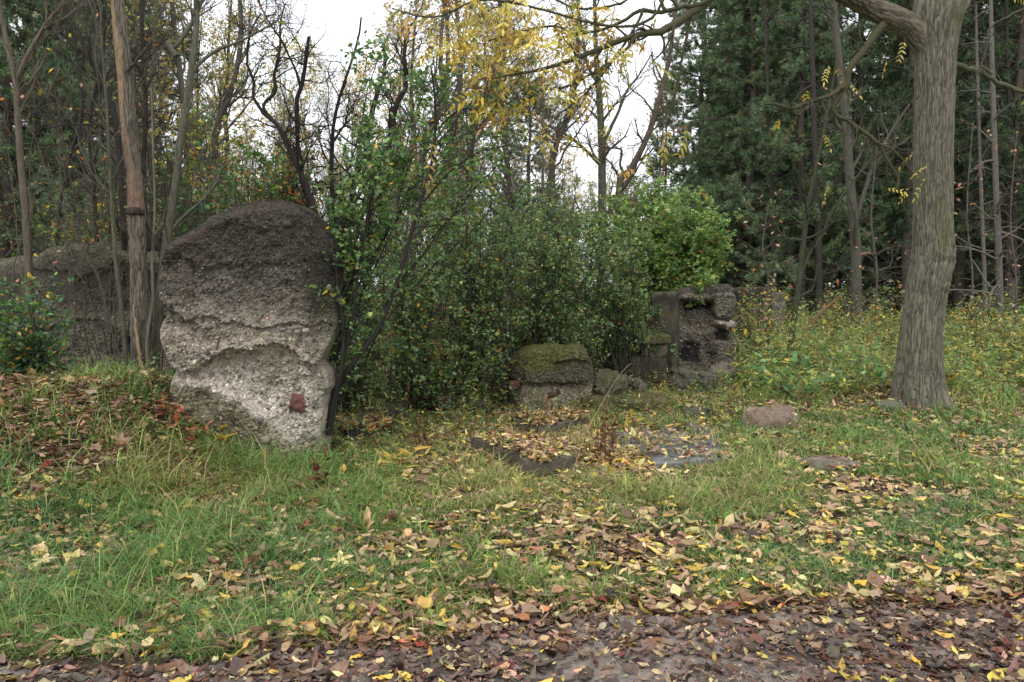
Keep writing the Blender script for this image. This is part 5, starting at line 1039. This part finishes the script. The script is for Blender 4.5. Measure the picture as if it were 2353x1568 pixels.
x, y = wpts(6000, lambda x, y: (1-sst(ur(x, y), 640, 760))*.8, 5.2, 10)
x, y = wpts(1500, lambda x, y: np.exp(-((x+.9)/.9)**4-((y-7.6)/1.0)**4)*.9+np.exp(-((x-2.)/1.2)**4-((y-8.6)/1.2)**4)*.6, 6.4, 10)
weeds('tall_rubble_weeds', 'taller green and yellow weeds growing between the fallen slabs', x, y, rwd.uniform(.12, .5, len(x)), [(4, (.13, .22, .06)), (3, (.25, .30, .08)), (1.5, (.55, .42, .1)), (1.5, (.2, .11, .06))], .07, .26, 14)
xb, yb = wpts(3200, lambda x, y: (x < -1.9)*.8, 6.9, 9.6)
weeds('wall_foot_undergrowth', 'dim green weeds and brambles at the foot of the dark wall', xb, yb, rwd.uniform(.08, .30, len(xb)), [(4, (.08, .15, .07)), (2, (.13, .19, .06)), (1.5, (.40, .34, .10)), (1, (.2, .12, .06))], .055, .5, 14)
weeds('bank_undergrowth', 'seedlings and brambles with green and russet leaves on the left bank', x, y, rwd.uniform(.06, .34, len(x)), [(3, (.09, .17, .06)), (2, (.18, .24, .06)), (1.0, ORG), (2.2, (.26, .15, .08)), (1, (.45, .36, .16)), (1, (.5, .4, .08)), (.4, RED)], .05, .55, 8)
x, y = wpts(2600, lambda x, y: .5+0*x, 3.9, 8)
weeds('lawn_herbs', 'small round leaved clover and herbs dotted through the grass', x, y, rwd.uniform(.02, .06, len(x)), [(3, (.07, .15, .035)), (2, (.10, .19, .04))], .026, .8, 5)
x, y = wpts(5000, lambda x, y: (1-sst(ur(x, y), 1560, 1640))*.8, 12.5, 26)
weeds('woodland_undergrowth', 'mixed green and russet undergrowth on the woodland floor behind', x, y, rwd.uniform(.2, .8, len(x)), [(4, (.05, .09, .035)), (2, (.13, .17, .05)), (2, ORG), (2, (.42, .32, .07)), (1, BRN)], .09, .5, 18)
# single plants one can point at
def plant(name, label, u, v, n, H, palette, leafL, asp, per, sp=.05, Yd=None, cat='plant', rad=.002, tilt=.2, tpl=OV6, m=None, col=(.10, .08, .05)):
    b = G(u, v) if Yd is None else np.array([*P(u, v, Yd)[:2], 0]); b[2] = ter(b[0], b[1]); th = thing(name, b, label, cat)
    x = b[0]+rwd.normal(size=n)*sp; y = b[1]+rwd.normal(size=n)*sp; weeds('stems_and_leaves', '', x, y, rwd.uniform(.7, 1.1, n)*H, palette, leafL, asp, per, col=col, tiltw=tilt, parent=th, rad=rad, tpl=tpl, m=m); return th
plant('red_seedling', 'seedling with coral red oval leaves between the mossy block and the stump', 1408, 905, 4, .42, [(3, (.42, .12, .08)), (2, (.35, .08, .07)), (1, (.50, .20, .12))], .075, .45, 12, .09, tpl=LAN)
plant('red_seedling', 'crimson and orange seedling at the left foot of the arched slab', 400, 985, 4, .22, [(3, (.30, .05, .05)), (2, (.48, .16, .07))], .075, .5, 9, .07, tpl=LAN)
plant('orange_seedling', 'peach orange seedling leaning on the lower left of the arched slab', 472, 1010, 4, .20, [(3, (.58, .25, .12)), (1, (.42, .15, .08))], .07, .5, 9, .07, tpl=LAN)
plant('goldenrod', 'bushy green goldenrod with yellow tips left of the mossy block', 1095, 960, 12, .50, [(4, (.07, .14, .04)), (2, (.25, .28, .05)), (1, (.5, .42, .06))], .075, .2, 34, .10, tpl=LAN)
plant('goldenrod', 'pale yellow green goldenrod spike under the buckthorn', 950, 945, 3, .55, [(4, (.4, .36, .08)), (2, (.2, .24, .06))], .05, .25, 34, .04)
plant('goldenrod', 'drooping green goldenrod right of the capped stump', 1590, 905, 10, .42, [(4, (.06, .12, .035)), (2, (.2, .22, .05))], .08, .2, 30, .12, tpl=LAN)
YL = [(4, YEL), (3, (.55, .42, .08)), (1, (.3, .34, .06))]
plant('yellow_lily_leaves', 'clump of arching yellow blades right of the arched slab foot', 895, 1075, 12, .16, [(3, GOLD), (3, (.5, .36, .07)), (2, (.25, .3, .05))], .16, .22, 3, .14, tpl=LAN)
plant('yellow_lily_leaves', 'broad yellow leaf blades standing before the lower slab face', 560, 1035, 8, .20, [(4, YEL), (2, (.3, .36, .06))], .15, .22, 3, .12, tpl=LAN)
plant('yellow_ash_seedling', 'small ash seedling with bright yellow leaflets in front of the flagstones', 1395, 1095, 2, .26, YL, .085, .4, 9, .03, tpl=LAN)
plant('yellow_ash_seedling', 'yellow leafed seedling standing against the curb', 1450, 1000, 2, .24, YL, .085, .4, 11, .04, tpl=LAN)
plant('yellow_ash_seedling', 'lone ash seedling with dull gold leaflets on the lawn', 1310, 1195, 1, .16, [(3, (.45, .30, .06)), (1, GOLD)], .075, .38, 11, .01, tpl=LAN)
plant('yellow_ash_seedling', 'pale yellow seedling at the front of the leaf covered slab', 1192, 1125, 2, .18, [(3, (.62, .50, .14))], .085, .4, 8, .03, tpl=LAN)
DOCK = [(4, (.11, .035, .018)), (2, (.08, .03, .02)), (1, (.16, .06, .03))]
for (u, v, H, lab) in [(742, 1140, .42, 'withered rust brown dock at the right foot of the arched slab'), (1408, 1075, .55, 'tall withered rust brown dock before the flagstones'), (1370, 1060, .42, 'shorter brown dock just left of the tallest one'), (905, 1210, .12, 'flattened dark red dock in the middle of the lawn'), (1205, 1030, .2, 'small rusty dock beside the narrow dark slab'), (1850, 965, .35, 'brown dock stalk behind the pink boulder'), (965, 1050, .38, 'shaggy russet dock under the buckthorn')]:
    plant('withered_dock', lab, u, v, 3, H, DOCK, .06, .35, 26, .03, rad=.003, tilt=.1, m=M_dead, col=(.10, .04, .025))
# dry curved stalk
A = np.array([P(1305, 1125, G(1305, 1125)[1]), P(1345, 1000, 6.6), P(1390, 915, 7.0), P(1425, 860, 7.2), P(1450, 835, 7.3)]); th = thing('dry_stalk', A[0], 'long pale dry stalk bending right in front of the mossy block', 'plant')
g = Geo(); B = resamp(A, 20); tubes(g, B, np.linspace(.0035, .0018, 20), 5, (.34, .23, .15)); g.build('stem', M_twig, th)
# fallen branches
for (pts, Y_, lab, c, w0) in [([(1855, 760), (1890, 715), (1920, 690), (1935, 675)], 13.4, 'broken orange brown branch propped in the weeds', (.20, .11, .06), .035), ([(1855, 938), (1900, 945), (1960, 955), (2010, 985)], 9.6, 'thin grey stick lying in the weeds left of the big trunk', (.16, .14, .13), .008)]:
    A = P(np.array(pts)[:, 0], np.array(pts)[:, 1], Y_); th = thing('fallen_branch', A[0], lab, 'branch'); g = Geo(); B = resamp(A, 16); tubes(g, B, np.linspace(w0, w0*.5, 16), 7, c); g.build('stick', M_bark, th)
print('done', time.time()-T00)
